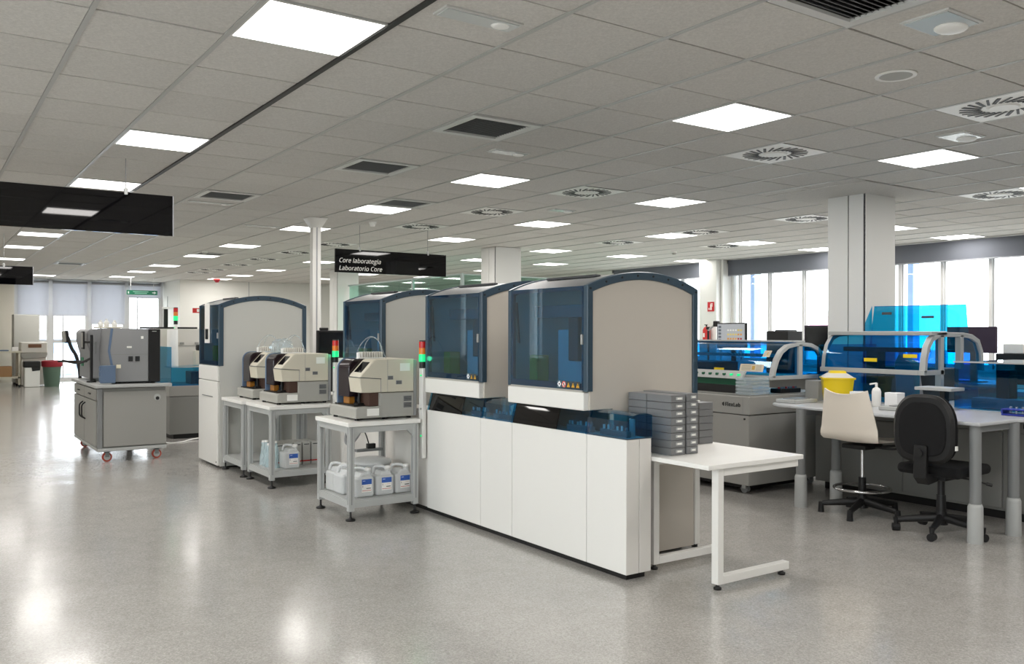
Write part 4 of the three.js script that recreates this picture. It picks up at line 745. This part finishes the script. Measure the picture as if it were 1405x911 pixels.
{ // black office chair, facing +X
  const t = thing('office_chair', 'black fabric office chair on casters, pushed up to the bench', 'chair', [0, 0, 0]);
  starBase(t, 5, 0.29, 0.085, false);
  part(t, 'gas_column', [cyl(0, 0, 0.1, 0.27, 0.034, 0.03), cyl(0, 0, 0.27, 0.4, 0.024)], M.black);
  part(t, 'seat_plate', box(-0.14, 0.12, 0.39, 0.425, -0.1, 0.1, 0.006), M.black);
  part(t, 'seat', box(-0.2, 0.27, 0.42, 0.492, -0.225, 0.225, 0.034), M.fabric);
  part(t, 'lever', [tube([[0.04, 0.4, -0.1], [0.08, 0.39, -0.18], [0.12, 0.37, -0.25]], 0.006), rod([0.12, 0.37, -0.25], [0.14, 0.362, -0.28], 0.012)], M.black);
  part(t, 'back_bracket', [prismXY([[-0.1, 0.385], [-0.245, 0.37], [-0.3, 0.42], [-0.29, 0.64], [-0.255, 0.64], [-0.255, 0.45], [-0.1, 0.42]], -0.045, 0.045, 0.006)], M.black);
  part(t, 'knob', rod([-0.305, 0.585, 0], [-0.285, 0.585, 0], 0.026, 16), M.black);
  const outline = (k) => { const o = []; for (let i = 0; i <= 40; i++) { const a = i / 40 * Math.PI * 2, c = Math.cos(a), s = Math.sin(a), y = Math.sign(s) * Math.abs(s) ** 0.62, zz = Math.sign(c) * Math.abs(c) ** 0.55; const w = 0.215 - 0.045 * Math.max(0, y) ** 2; o.push([zz * w * k, 0.75 + y * 0.235 * k]); } o.pop(); return o; };
  part(t, 'backrest_shell', prismZY(outline(1), -0.262, -0.212, 0.02), M.black);
  part(t, 'backrest_inset', prismZY(outline(0.78), -0.27, -0.255, 0.006), M.fabric);
  part(t, 'backrest_cushion', prismZY(outline(0.97), -0.214, -0.165, 0.022), M.fabric);
  part(t, 'care_tag', box(-0.24, -0.215, 0.62, 0.65, -0.222, -0.214), M.label);
  t.position.copy(V([5.94, 0, 3.33])); t.rotation.y = 0.04;
}
// things on the bench
{ const X = 6.5, Z = 4.56, t = thing('sharps_container', 'yellow sharps container with a beige lid on the bench behind the stool', 'waste container', [X, 0.81, Z]);
  const b = new THREE.CylinderGeometry(0.17, 0.14, 0.215, 4, 1).rotateY(Math.PI / 4 + 0.75).translate(X, 0.918, -Z); part(t, 'container', b, M.yellow);
  const l = part(t, 'lid', new THREE.CylinderGeometry(0.1, 0.182, 0.04, 4, 1).rotateY(Math.PI / 4 + 0.75).translate(X, 1.043, -Z), M.offwhite); part(t, 'lid_rim', new THREE.CylinderGeometry(0.184, 0.184, 0.014, 4, 1).rotateY(Math.PI / 4 + 0.75).translate(X, 1.02, -Z), M.yellow, l);
  part(t, 'flap', new THREE.CylinderGeometry(0.085, 0.095, 0.022, 4, 1).rotateY(Math.PI / 4 + 0.75).translate(X, 1.071, -Z), M.yellow, l); }
{ const X = 6.42, Z = 4.14, t = thing('pump_bottle', 'white pump dispenser bottle on the bench behind the stool', 'bottle', [X, 0.81, Z]);
  part(t, 'bottle', lathe(X, Z, [[0, 0.811], [0.035, 0.811], [0.036, 0.93], [0.028, 0.955], [0.012, 0.965], [0, 0.965]], 18), M.capWhite); part(t, 'pump', [cyl(X, Z, 0.965, 1.0, 0.01), rod([X, 0.998, Z], [X - 0.045, 0.99, Z + 0.03], 0.007)], M.capWhite); }
for (const [X, Z, w, h, l] of [[6.3, 4.22, 0.1, 0.12, 'white tissue box on the bench beside the pump bottle'], [6.5, 4.03, 0.11, 0.115, 'square white carton on the bench right of the pump bottle']]) { const t = thing('supply_box', l, 'box', [X, 0.81, Z]); part(t, 'carton', cbox(X, 0.811, Z, w, h, w, 0.004), M.paperWhite); part(t, 'opening', cbox(X, 0.811 + h, Z, w * 0.6, 0.004, w * 0.3), M.clearPlastic); }
for (const [X, Z, w, d, h, l] of [[6.22, 4.76, 0.3, 0.2, 0.03, 'grey wedge-shaped keyboard tray at the pointed end of the bench'], [6.3, 3.8, 0.3, 0.3, 0.03, 'flat steel tray on the bench between the two chairs'], [6.1, 4.2, 0.16, 0.22, 0.04, 'small steel sample tray at the bench edge behind the stool']]) {
  const t = thing('metal_tray', l, 'tray', [X, 0.81, Z]); part(t, 'tray', cbox(X, 0.8105, Z, w, h, d, 0.005), M.alu); part(t, 'insert', cbox(X, 0.8105 + h, Z, w * 0.7, 0.006, d * 0.6, 0.002), M.aluDark); }
{ const t = thing('tube_rack', 'blue sample tube rack on the right end of the bench', 'rack', [6.5, 0.81, 2.9]); part(t, 'rack', [box(6.5, 6.6, 0.811, 0.825, 2.78, 3.2, 0.003), box(6.5, 6.6, 0.85, 0.86, 2.78, 3.2, 0.003), box(6.5, 6.6, 0.825, 0.85, 2.78, 2.79), box(6.5, 6.6, 0.825, 0.85, 3.19, 3.2)], M.blueRack); for (let k = 0; k < 9; k++) part(t, 'tube', cyl(6.55, 2.82 + k * 0.042, 0.826, 0.875, 0.009, 0.009, 10), M.clearPlastic); }
single('cabinet_box', 'small grey metal box standing behind the yellow sharps container', 'box', box(6.52, 6.7, 0.811, 0.985, 4.76, 4.9, 0.005), M.greyCab, [6.52, 0.811, 4.76]);

// ---------------------------------------------------------------- rear bench with monitors by the windows
{ const t = thing('rear_bench', 'long grey bench under the windows behind the blue machines', 'bench', [9.0, 0, 4.2]); part(t, 'worktop', box(9.0, 9.8, 0.86, 0.89, 4.2, 9.2, 0.004), M.bench); part(t, 'side_panel', box(9.05, 9.75, 0, 0.86, 4.3, 4.35), M.greyCab); part(t, 'side_panel', box(9.05, 9.75, 0, 0.86, 9.05, 9.1), M.greyCab); part(t, 'back_panel', box(9.7, 9.74, 0.1, 0.86, 4.35, 9.05), M.greyCab); }
function monitor(label, X, y0, y1, Z0, Z1, body, screen, base) {
  const t = thing('computer_monitor', label, 'monitor', [X, base, (Z0 + Z1) / 2], 'monitors on the rear bench'), Zc = (Z0 + Z1) / 2;
  part(t, 'housing', box(X, X + 0.04, y0, y1, Z0, Z1, 0.006), body); if (screen) { if (screen.map) plate(t, 'screen', 'x-', X - 0.002, (y0 + y1) / 2, Zc, Z1 - Z0 - 0.03, y1 - y0 - 0.03, screen); else part(t, 'screen', box(X - 0.003, X + 0.002, y0 + 0.02, y1 - 0.02, Z0 + 0.02, Z1 - 0.02), screen); }
  part(t, 'stand', box(X + 0.04, X + 0.07, base + 0.01, (y0 + y1) / 2, Zc - 0.03, Zc + 0.03), M.black); part(t, 'foot', box(X - 0.04, X + 0.14, base, base + 0.012, Zc - 0.11, Zc + 0.11, 0.003), M.black);
}
const ui = canvasMat(192, 128, (c) => { c.fillStyle = '#aeb2b8'; c.fillRect(0, 0, 192, 128); c.fillStyle = '#5c646e'; for (let k = 0; k < 6; k++) c.fillRect(6, 10 + k * 19, 20, 12); const col = ['#d8d8d4', '#d8c46a', '#d89a4a', '#a83a34', '#8c3030']; for (let r = 0; r < 4; r++) for (let k = 0; k < 6; k++) { c.fillStyle = col[Math.min(4, r + (k > 3 ? 1 : 0))]; c.fillRect(70 + k * 18, 30 + r * 24, 12, 10); } }, 0.3);
ui.emissive = new THREE.Color(1, 1, 1); ui.emissiveMap = ui.map; ui.emissiveIntensity = 0.25;
monitor('monitor with a lit grey screen of coloured squares in front of the windows', 9.2, 1.2, 1.54, 7.86, 8.37, M.black, ui, 0.89);
monitor('dark brown monitor left of the square column, before the windows', 9.2, 1.18, 1.5, 6.55, 6.93, M.purple, M.screenDark, 0.89);
monitor('wide dark purple monitor behind the blue end frame', 9.2, 1.2, 1.475, 4.58, 5.1, M.purple, null, 0.89);
{ const t = thing('monitor_arm', 'articulated white and black arm lamp beside the lit monitor', 'desk arm', [9.3, 0.89, 8.6]); part(t, 'post', rod([9.3, 0.89, 8.62], [9.3, 1.45, 8.62], 0.015), M.black); part(t, 'arm', [rod([9.3, 1.44, 8.62], [9.28, 1.53, 8.47], 0.016)], M.alu); part(t, 'head', cbox(9.28, 1.49, 8.45, 0.06, 0.08, 0.08, 0.01), M.black); part(t, 'joint', cbox(9.3, 1.45, 8.62, 0.05, 0.04, 0.05, 0.008), M.black); }
{ const t = thing('label_printer', 'low black printer on the rear bench before the windows', 'printer', [9.3, 0.89, 7.3]); part(t, 'housing', box(9.2, 9.5, 0.89, 1.43, 7.18, 7.52, 0.01), M.black); part(t, 'top_cover', box(9.22, 9.48, 1.43, 1.445, 7.25, 7.4, 0.004), M.darkGrey); }
{ const t = thing('bench_printer', 'black and white printer on the rear bench right of the purple monitor', 'printer', [9.2, 0.89, 4.3]); part(t, 'housing', box(9.15, 9.5, 0.89, 1.2, 4.26, 4.56, 0.01), M.black); part(t, 'top_tray', box(9.17, 9.4, 1.2, 1.3, 4.3, 4.5, 0.01), M.capWhite); }
// extinguisher and its sign on the pier
{ const sign = canvasMat(64, 80, (c) => { c.fillStyle = '#b81a22'; c.fillRect(0, 0, 64, 80); c.fillStyle = '#f0e8e4'; c.fillRect(26, 22, 16, 46); c.fillRect(30, 12, 8, 12); c.fillRect(36, 12, 16, 5); c.fillRect(44, 16, 5, 24); c.fillRect(10, 50, 10, 18); });
  const t = thing('extinguisher_sign', 'red fire extinguisher sign on the white wall pier', 'sign', [13.05, 1.83, 12.04]); part(t, 'board', box(13.052, 13.06, 1.83, 2.02, 11.95, 12.12), M.red); plate(t, 'pictogram', 'x-', 13.051, 1.925, 12.035, 0.17, 0.19, sign);
  const e = thing('fire_extinguisher', 'red fire extinguisher hanging on the pier under its sign', 'fire extinguisher', [12.98, 1.2, 12.08]); part(e, 'cylinder', lathe(12.98, 12.08, [[0, 1.2], [0.07, 1.2], [0.075, 1.22], [0.075, 1.46], [0.05, 1.51], [0.02, 1.53], [0, 1.53]], 18), M.red); part(e, 'valve', [cyl(12.98, 12.08, 1.53, 1.56, 0.015), box(12.93, 13.0, 1.555, 1.57, 12.07, 12.09)], M.black); part(e, 'bracket', box(13.03, 13.06, 1.3, 1.42, 12.05, 12.11), M.darkGrey); part(e, 'label', box(12.902, 12.91, 1.32, 1.4, 12.06, 12.1), M.label); }

// ---------------------------------------------------------------- grey cabinet on casters with the large grey instrument
{
  const t = thing('mobile_cabinet', 'grey cabinet on orange-wheeled casters carrying the large grey instrument', 'cabinet', [1.6, 0, 10.12]);
  const x0 = 1.61, x1 = 2.31, Z0 = 10.12, Z1 = 11.75;
  part(t, 'carcass', box(x0 + 0.02, x1 - 0.01, 0.15, 0.79, Z0 + 0.02, Z1, 0.004), M.greyCabDark);
  part(t, 'end_panel', box(x0 + 0.06, x1 - 0.004, 0.165, 0.755, Z0, Z0 + 0.02, 0.004), M.greyCab);
  part(t, 'corner_profile', box(x0, x0 + 0.05, 0.13, 0.79, Z0 + 0.004, Z0 + 0.05, 0.008), M.aluDark);
  part(t, 'base_frame', box(x0, x1, 0.115, 0.15, Z0, Z1 + 0.01, 0.006), M.alu);
  part(t, 'worktop', box(x0 - 0.03, x1 + 0.05, 0.795, 0.83, Z0 - 0.03, Z1 + 0.04, 0.008), M.alu);
  part(t, 'cable_grommet', rod([2.21, 0.68, Z0 - 0.004], [2.21, 0.68, Z0 + 0.004], 0.035, 20), M.alu);
  part(t, 'cable_grommet_hole', rod([2.212, 0.668, Z0 - 0.006], [2.212, 0.668, Z0 + 0.002], 0.02, 14), M.black);
  for (const [a, b] of [[10.2, 10.95], [10.97, 11.72]]) {
    const d = part(t, 'drawer', box(x0 - 0.006, x0 + 0.02, 0.66, 0.775, a, b, 0.004), M.greyCab); part(t, 'drawer_pull', box(x0 - 0.02, x0 - 0.006, 0.71, 0.722, (a + b) / 2 - 0.06, (a + b) / 2 + 0.06, 0.003), M.black, d);
    const w = part(t, 'door', box(x0 - 0.006, x0 + 0.02, 0.16, 0.65, a, b, 0.004), M.greyCab), hz = a === 10.2 ? b - 0.07 : a + 0.07;
    part(t, 'door_handle', tube([[x0 - 0.006, 0.6, hz], [x0 - 0.04, 0.57, hz], [x0 - 0.045, 0.5, hz], [x0 - 0.04, 0.44, hz], [x0 - 0.006, 0.41, hz]], 0.008), M.black, w);
  }
  for (const [X, Z] of [[1.715, 10.2], [2.22, 10.2], [1.715, 11.65], [2.22, 11.65]]) { const c = part(t, 'caster', rod([X, 0.05, Z - 0.017], [X, 0.05, Z + 0.017], 0.05, 20), M.orange); part(t, 'caster_hub', rod([X, 0.05, Z - 0.02], [X, 0.05, Z + 0.02], 0.034, 16), M.alu, c); part(t, 'caster_fork', [box(X - 0.02, X + 0.02, 0.05, 0.115, Z - 0.03, Z - 0.022), box(X - 0.02, X + 0.02, 0.05, 0.115, Z + 0.022, Z + 0.03), box(X - 0.03, X + 0.03, 0.1, 0.115, Z - 0.03, Z + 0.03)], M.aluDark, c); }
}
{
  const t = thing('mass_spectrometer', 'large grey benchtop instrument with a dark front column on the mobile cabinet', 'instrument', [1.6, 0.83, 10.2]), y = 0.83;
  part(t, 'main_housing', prismXY([[1.775, y + 0.022], [1.745, y + 0.36], [1.775, y + 0.605], [2.14, y + 0.6], [2.14, y + 0.022]], 10.22, 11.2, 0.006), M.greyMid);
  part(t, 'dark_column', box(2.142, 2.262, y + 0.012, y + 0.598, 10.215, 11.2, 0.006), M.black);
  part(t, 'housing_edge', prismXY([[1.755, y + 0.2], [1.728, y + 0.36], [1.755, y + 0.603], [1.778, y + 0.605], [1.748, y + 0.36], [1.778, y + 0.2]], 10.215, 10.255, 0.003), M.greyBlue);
  part(t, 'panel_seam', box(1.76, 2.14, y + 0.318, y + 0.322, 10.217, 10.225), M.greyCabDark);
  for (const X of [1.93, 2.0]) { const v = part(t, 'vent', box(X, X + 0.048, y + 0.245, y + 0.3, 10.214, 10.225, 0.002), M.darkGrey); for (let k = 0; k < 4; k++) part(t, 'vent_slit', box(X + 0.005, X + 0.043, y + 0.252 + k * 0.012, y + 0.257 + k * 0.012, 10.211, 10.216), M.black, v); }
  part(t, 'badge', box(2.06, 2.085, y + 0.49, y + 0.52, 10.216, 10.222), M.label); part(t, 'badge', box(1.915, 1.965, y + 0.39, y + 0.41, 10.216, 10.222), M.label); part(t, 'name_print', box(2.175, 2.22, y + 0.57, y + 0.577, 10.212, 10.218), M.alu);
  part(t, 'yellow_note', box(1.81, 1.855, y + 0.17, y + 0.21, 10.216, 10.221), M.paper);
  part(t, 'pump_box', box(1.64, 1.79, y + 0.015, y + 0.205, 10.14, 10.2, 0.006), M.greyBlue); for (let k = 0; k < 3; k++) part(t, 'pump_drawer', box(1.632, 1.642, y + 0.03 + k * 0.058, y + 0.08 + k * 0.058, 10.145, 10.195, 0.002), M.greyBlue);
  part(t, 'source_housing', prismXY([[1.66, y + 0.03], [1.66, y + 0.3], [1.62, y + 0.45], ...arc(1.68, y + 0.54, 0.06, Math.PI, Math.PI / 2, 5), [2.1, y + 0.6], [2.1, y + 0.03]], 10.9, 11.7, 0.01), M.greyMid);
  part(t, 'door_handle', box(1.7, 1.72, y + 0.32, y + 0.45, 10.888, 10.9, 0.004), M.aluDark);
  part(t, 'green_sticker', box(1.652, 1.66, y + 0.16, y + 0.26, 11.4, 11.55), M.green);
  for (const [X, Z] of [[1.8, 10.3], [2.2, 10.3], [1.8, 11.6], [2.2, 11.1]]) part(t, 'rubber_foot', cyl(X, Z, 0.83, y + 0.024, 0.025, 0.025, 12), M.rubber);
}
{ const t = thing('arm_display', 'small display and keyboard on a black arm beside the grey instrument', 'display', [1.6, 0.83, 10.75]);
  part(t, 'post', rod([1.64, 0.83, 10.72], [1.64, 1.36, 10.72], 0.016), M.black); part(t, 'base', cyl(1.64, 10.72, 0.83, 0.845, 0.05), M.black);
  part(t, 'arm', [tube([[1.64, 1.1, 10.72], [1.55, 1.04, 11.0], [1.42, 1.06, 11.25]], 0.014), rod([1.64, 1.28, 10.72], [1.58, 1.28, 10.82], 0.012)], M.black);
  part(t, 'keyboard', prismXZ([[1.36, 11.2], [1.58, 10.95], [1.64, 11.0], [1.42, 11.3]], 1.045, 1.065, 0.004), M.black);
  const s = part(t, 'touch_display', box(1.565, 1.585, 1.2, 1.4, 10.8, 10.92, 0.004), M.black); part(t, 'screen', box(1.562, 1.567, 1.22, 1.385, 10.81, 10.91), M.greyPlastic, s); }
{ const t = thing('arm_display', 'slim tilted screen reaching out towards the far windows', 'display', [1.62, 0.83, 11.72]); part(t, 'screen', prismXY([[1.49, 1.27], [1.48, 1.4], [1.5, 1.405], [1.52, 1.275]], 11.7, 11.86, 0.003), M.greyPlastic); part(t, 'housing', prismXY([[1.515, 1.26], [1.505, 1.41], [1.535, 1.41], [1.55, 1.265]], 11.69, 11.87, 0.004), M.black); part(t, 'arm', [tube([[1.54, 1.33, 11.78], [1.58, 1.2, 11.78], [1.63, 1.1, 11.76], [1.66, 0.95, 11.74], [1.67, 0.83, 11.73]], 0.02)], M.black); }
for (const [X, Z, h] of [[1.78, 11.0, 0.06], [1.85, 11.05, 0.075], [1.93, 11.02, 0.06]]) { const t = thing('reagent_bottle', 'small white bottle in the tray on top of the grey instrument', 'bottle', [X, 1.456, Z], 'bottles on top of the grey instrument'); part(t, 'bottle', lathe(X, Z, [[0, 1.456], [0.028, 1.456], [0.028, 1.456 + h * 0.7], [0.012, 1.456 + h], [0, 1.456 + h]], 14), M.capWhite); part(t, 'cap', cyl(X, Z, 1.456 + h, 1.472 + h, 0.013), M.capWhite); }
single('bottle_tray', 'beige tray with bottles on top of the grey instrument', 'tray', box(1.72, 2.0, 1.437, 1.455, 10.92, 11.12, 0.004), M.cream, [1.72, 1.43, 10.92]);
single('blue_sheet', 'clear blue acrylic sheet lying on the edge of the mobile cabinet', 'acrylic sheet', box(2.265, 2.355, 0.831, 0.837, 10.2, 10.5, 0.001), M.cyan, [2.2, 0.831, 10.2]);
single('power_cable', 'white power cable on the floor behind the mobile cabinet', 'cable', tube([[2.36, 0.42, 11.2], [2.5, 0.1, 11.3], [2.62, 0.008, 11.42], [2.8, 0.008, 11.44], [2.95, 0.012, 11.6], [3.2, 0.03, 11.66]], 0.008, 40), M.capWhite, [2.36, 0.03, 11.2]);
// machine behind it
{
  const t = thing('track_module', 'grey cabinet with a low blue cover and white back panel behind the mobile cabinet', 'analyser', [2.74, 0, 11.84]);
  part(t, 'cabinet', box(2.74, 4.1, 0.06, 0.55, 11.84, 13.2, 0.004), M.greyCabDark); part(t, 'upper_band', box(2.735, 4.1, 0.555, 0.69, 11.835, 13.2, 0.006), M.greyCab); part(t, 'plinth', box(2.8, 4.05, 0, 0.06, 11.9, 13.1), M.black);
  part(t, 'blue_cover', [box(2.76, 4.08, 0.69, 0.93, 11.86, 11.866)], M.blue); part(t, 'blue_top', prismXY([[2.76, 0.93], [4.08, 1.0], [4.08, 1.006], [2.76, 0.936]], 11.86, 12.2), M.blue); part(t, 'blue_side', box(2.76, 2.766, 0.69, 1.2, 11.87, 12.5), M.blue);
  part(t, 'inner_rack', box(3.1, 4.0, 0.69, 0.86, 12.2, 12.5, 0.006), M.darkGrey);
  const b = part(t, 'back_cabinet', box(2.72, 4.1, 0.69, 1.44, 12.8, 13.2, 0.006), M.offwhite); part(t, 'shelf_edge', box(3.0, 4.1, 1.2, 1.206, 12.79, 12.8), M.greyCab, b); for (const X of [3.1, 3.3]) part(t, 'hook', box(X, X + 0.05, 1.22, 1.25, 12.785, 12.8), M.greyCab, b);
  part(t, 'white_drum', cyl(2.95, 12.6, 0.93, 1.43, 0.075, 0.07, 24), M.capWhite);
}
{ const t = thing('inspection_scope', 'small black and cream device standing on the module behind the blue cover', 'instrument', [3.3, 1.0, 12.6]); part(t, 'body', box(3.18, 3.5, 0.861, 1.14, 12.3, 12.43, 0.01), M.cream); part(t, 'head', box(3.22, 3.42, 1.14, 1.22, 12.35, 12.46, 0.02), M.black); part(t, 'knob', cyl(3.3, 12.4, 1.22, 1.26, 0.02), M.black); }
signalPost('signal post with lamps above the module behind the grey instrument', 3.02, 12.72, 0.95, 1.5, 1.74);
{ const t = thing('keyboard_shelf', 'black flat shelf with a small white camera on top of the far module', 'shelf', [2.7, 1.44, 12.95]); part(t, 'plate', box(2.62, 3.35, 1.441, 1.465, 12.85, 13.1, 0.004), M.black); part(t, 'scanner', box(2.92, 2.97, 1.465, 1.72, 12.95, 13.0, 0.004), M.black); part(t, 'cap', box(2.9, 3.06, 1.72, 1.75, 12.93, 13.03, 0.006), M.capWhite); part(t, 'antenna', rod([2.97, 1.75, 12.98], [2.97, 1.9, 12.98], 0.004), M.darkGrey); }
// dark equipment behind the service pole
{ const t = thing('computer_monitor', 'black monitor with a webcam behind the white service pole', 'monitor', [4.3, 0, 10.2]); part(t, 'housing', box(4.06, 4.46, 1.08, 1.42, 10.1, 10.16, 0.008), M.black); part(t, 'screen', box(4.08, 4.44, 1.1, 1.4, 10.096, 10.1), M.screenDark); part(t, 'webcam', box(4.1, 4.2, 1.42, 1.455, 10.1, 10.16, 0.01), M.black); part(t, 'stand', box(4.22, 4.3, 0.02, 1.1, 10.16, 10.2), M.black); part(t, 'foot', box(4.1, 4.42, 0, 0.02, 10.05, 10.35, 0.004), M.black); }
{ const t = thing('service_pole', 'slim white service pole from floor to ceiling behind the arched analyser', 'pole', [4.243, 0, 10.64]); part(t, 'pole', box(4.185, 4.3, 0, CEIL - 0.06, 10.59, 10.69, 0.01), M.white); part(t, 'groove', box(4.235, 4.25, 0.05, CEIL - 0.1, 10.587, 10.592), M.frameGrey); const c = new THREE.CylinderGeometry(0.17, 0.085, 0.12, 4, 1).rotateY(Math.PI / 4).translate(4.243, CEIL - 0.058, -10.64); part(t, 'ceiling_cap', c, M.white); }
// ---------------------------------------------------------------- hanging boards
{
  const t = thing('hanging_sign', 'glossy black hanging board reading Core laborategia, Laboratorio Core', 'sign', [5.475, 2.2, 10.9]);
  const shear = new THREE.Matrix4().set(1, 0.2, 0, 0, 0, 1, 0, 0, 0, 0, 1, 0, 0, 0, 0, 1);
  part(t, 'board', box(4.623, 6.326, 2.2, 2.514, 10.9, 10.925, 0.002), M.blackGloss);
  part(t, 'lettering', new TextGeometry('Core laborategia', { font: fontR, size: 0.06, depth: 0.002, curveSegments: 3 }).applyMatrix4(shear).translate(4.672, 2.335, -10.9), M.label);
  part(t, 'lettering', new TextGeometry('Laboratorio Core', { font: fontR, size: 0.06, depth: 0.002, curveSegments: 3 }).applyMatrix4(shear).translate(4.672, 2.232, -10.9), M.label);
  for (const X of [4.98, 6.03]) { const c = part(t, 'clamp', box(X - 0.012, X + 0.012, 2.495, 2.55, 10.893, 10.932, 0.003), M.alu); part(t, 'wire', rod([X, 2.55, 10.912], [X, CEIL - 0.001, 10.912], 0.0035, 6), M.aluDark, c); }
}
for (const [x0, x1, y0, y1, Z, l, wx] of [[-1.3, 1.848, 2.228, 2.575, 7.9, 'large glossy black hanging board above the open floor', [1.47, 0.1]], [-2.2, 1.482, 2.1, 2.378, 15, 'smaller black hanging board further down the aisle', [1.1, -0.5]]]) {
  const t = thing('hanging_sign', l, 'sign', [x0, y0, Z]); part(t, 'board', box(x0, x1, y0, y1, Z, Z + 0.025, 0.002), M.blackGloss); part(t, 'edge', box(x1, x1 + 0.008, y0, y1, Z - 0.001, Z + 0.026), M.frameGrey);
  for (const X of wx) { const c = part(t, 'clamp', box(X - 0.014, X + 0.014, y1 - 0.02, y1 + 0.035, Z - 0.008, Z + 0.033, 0.003), M.alu); part(t, 'wire', rod([X, y1 + 0.03, Z + 0.012], [X, CEIL + 0.01, Z + 0.012], 0.0035, 6), M.aluDark, c); }
}
{ const ex = canvasMat(256, 40, (c) => { c.fillStyle = '#1d7a5a'; c.fillRect(0, 0, 256, 40); c.fillStyle = '#9fd4bf'; c.fillRect(50, 9, 130, 7); c.fillRect(64, 23, 104, 7); c.fillStyle = '#e8f4ee'; c.beginPath(); c.moveTo(212, 16); c.lineTo(228, 16); c.lineTo(228, 8); c.lineTo(248, 20); c.lineTo(228, 32); c.lineTo(228, 24); c.lineTo(212, 24); c.fill(); c.fillRect(8, 10, 10, 20); });
  const t = thing('exit_sign', 'green emergency exit sign hanging before the far windows', 'sign', [5.05, 2.4, 25.0]); part(t, 'board', box(4.68, 5.456, 2.39, 2.51, 25.0, 25.02), M.green); plate(t, 'print', 'z-', 5.068, 2.45, 24.998, 0.77, 0.118, ex); for (const X of [4.78, 5.36]) part(t, 'hanger', rod([X, 2.51, 25.01], [X, CEIL + 0.01, 25.01], 0.006, 6), M.frame); }
{ const t = thing('hose_cabinet_sign', 'red and white fire hose sign above the far analyser', 'sign', [5.9, 2.0, 22]); part(t, 'board', box(5.62, 6.1, 1.86, 1.98, 22.0, 22.02), M.red); part(t, 'pictogram', box(5.72, 5.82, 1.885, 1.955, 21.996, 22.0), M.capWhite); part(t, 'post', box(5.84, 5.88, 0, 1.86, 22.0, 22.03), M.frame); }
// ---------------------------------------------------------------- things by the far windows
{ const t = thing('work_table', 'cream work table with a lower shelf by the far wall', 'table', [1.3, 0, 25.2]); part(t, 'tabletop', box(0.9, 2.22, 0.86, 0.9, 24.9, 25.7, 0.004), M.cream); for (const X of [0.95, 2.15]) for (const Z of [24.95, 25.6]) part(t, 'leg', box(X, X + 0.05, 0.06, 0.86, Z, Z + 0.05), M.cream); part(t, 'shelf', box(0.95, 2.2, 0.22, 0.26, 24.95, 25.65), M.cream); for (const X of [0.975, 2.175]) for (const Z of [24.975, 25.625]) part(t, 'caster', rod([X - 0.015, 0.035, Z], [X + 0.015, 0.035, Z], 0.035, 12), M.rubber); }
for (const [X, h, w] of [[1.45, 0.22, 0.3], [1.85, 0.26, 0.34]]) single('cardboard_box', 'brown cardboard box on the lower shelf of the cream table', 'box', cbox(X, 0.261, 25.2, w, h, 0.4, 0.004), M.cardboard, [X, 0.26, 25.2], 'boxes under the cream table');
{ const t = thing('paper_pile', 'flat pile of papers and a box on the cream table', 'papers', [1.8, 0.9, 25.2]); part(t, 'papers', cbox(1.75, 0.901, 25.2, 0.4, 0.03, 0.3, 0.003), M.greyBlue); part(t, 'small_box', cbox(2.1, 0.901, 25.25, 0.14, 0.1, 0.14, 0.003), M.paperWhite); }
{ const t = thing('photocopier', 'white office photocopier by the far windows', 'copier', [2.5, 0, 25.5]); part(t, 'lower_body', box(2.25, 2.82, 0.02, 0.74, 25.35, 25.9, 0.01), M.offwhite); part(t, 'feed_tray', prismXY([[2.24, 0.75], [2.3, 0.7], [2.8, 0.72], [2.84, 0.8], [2.84, 0.84], [2.24, 0.84]], 25.28, 25.9, 0.006), M.greyPlastic); part(t, 'scanner', box(2.24, 2.84, 0.84, 1.12, 25.3, 25.9, 0.03), M.offwhite); part(t, 'panel', box(2.4, 2.7, 0.98, 1.07, 25.29, 25.3), M.wood); }
{ const t = thing('tall_locker', 'tall plain grey cabinet standing in front of the far window', 'cabinet', [2.4, 0, 26.3]); part(t, 'body', box(2.14, 2.74, 0.06, 1.84, 26.1, 26.6, 0.004), M.panelCool); part(t, 'plinth', box(2.16, 2.72, 0, 0.06, 26.13, 26.58), M.darkGrey); part(t, 'door', box(2.15, 2.73, 0.08, 1.82, 26.085, 26.1, 0.003), M.panelCool); part(t, 'handle', box(2.68, 2.695, 0.95, 1.1, 26.07, 26.085), M.darkGrey); }
{ const t = thing('waste_bin', 'white waste bin with a black bag folded over its rim', 'bin', [2.45, 0, 24.9]); part(t, 'bin', cbox(2.44, 0.001, 24.9, 0.34, 0.5, 0.3, 0.02), M.capWhite); const b = part(t, 'bag', cbox(2.44, 0.49, 24.9, 0.37, 0.16, 0.34, 0.03), M.black); part(t, 'bag_corner', prismXY([[2.42, 0.5], [2.44, 0.4], [2.61, 0.42], [2.62, 0.5]], 24.735, 24.75), M.black, b); }
{ const t = thing('waste_bin', 'green waste bin with a red bag folded over its rim', 'bin', [2.87, 0, 24.85]); part(t, 'bin', new THREE.CylinderGeometry(0.22, 0.17, 0.57, 20).translate(2.89, 0.286, -24.85), M.binGreen); part(t, 'bag', lathe(2.89, 24.85, [[0.215, 0.5], [0.24, 0.52], [0.245, 0.64], [0.21, 0.66], [0.2, 0.56]], 20), M.redDark); }

scene.traverse((o) => { if (o.isMesh) { o.castShadow = true; o.receiveShadow = true; } if (o.isLight && o.shadow) o.castShadow = true; });
renderer.render(scene, camera);
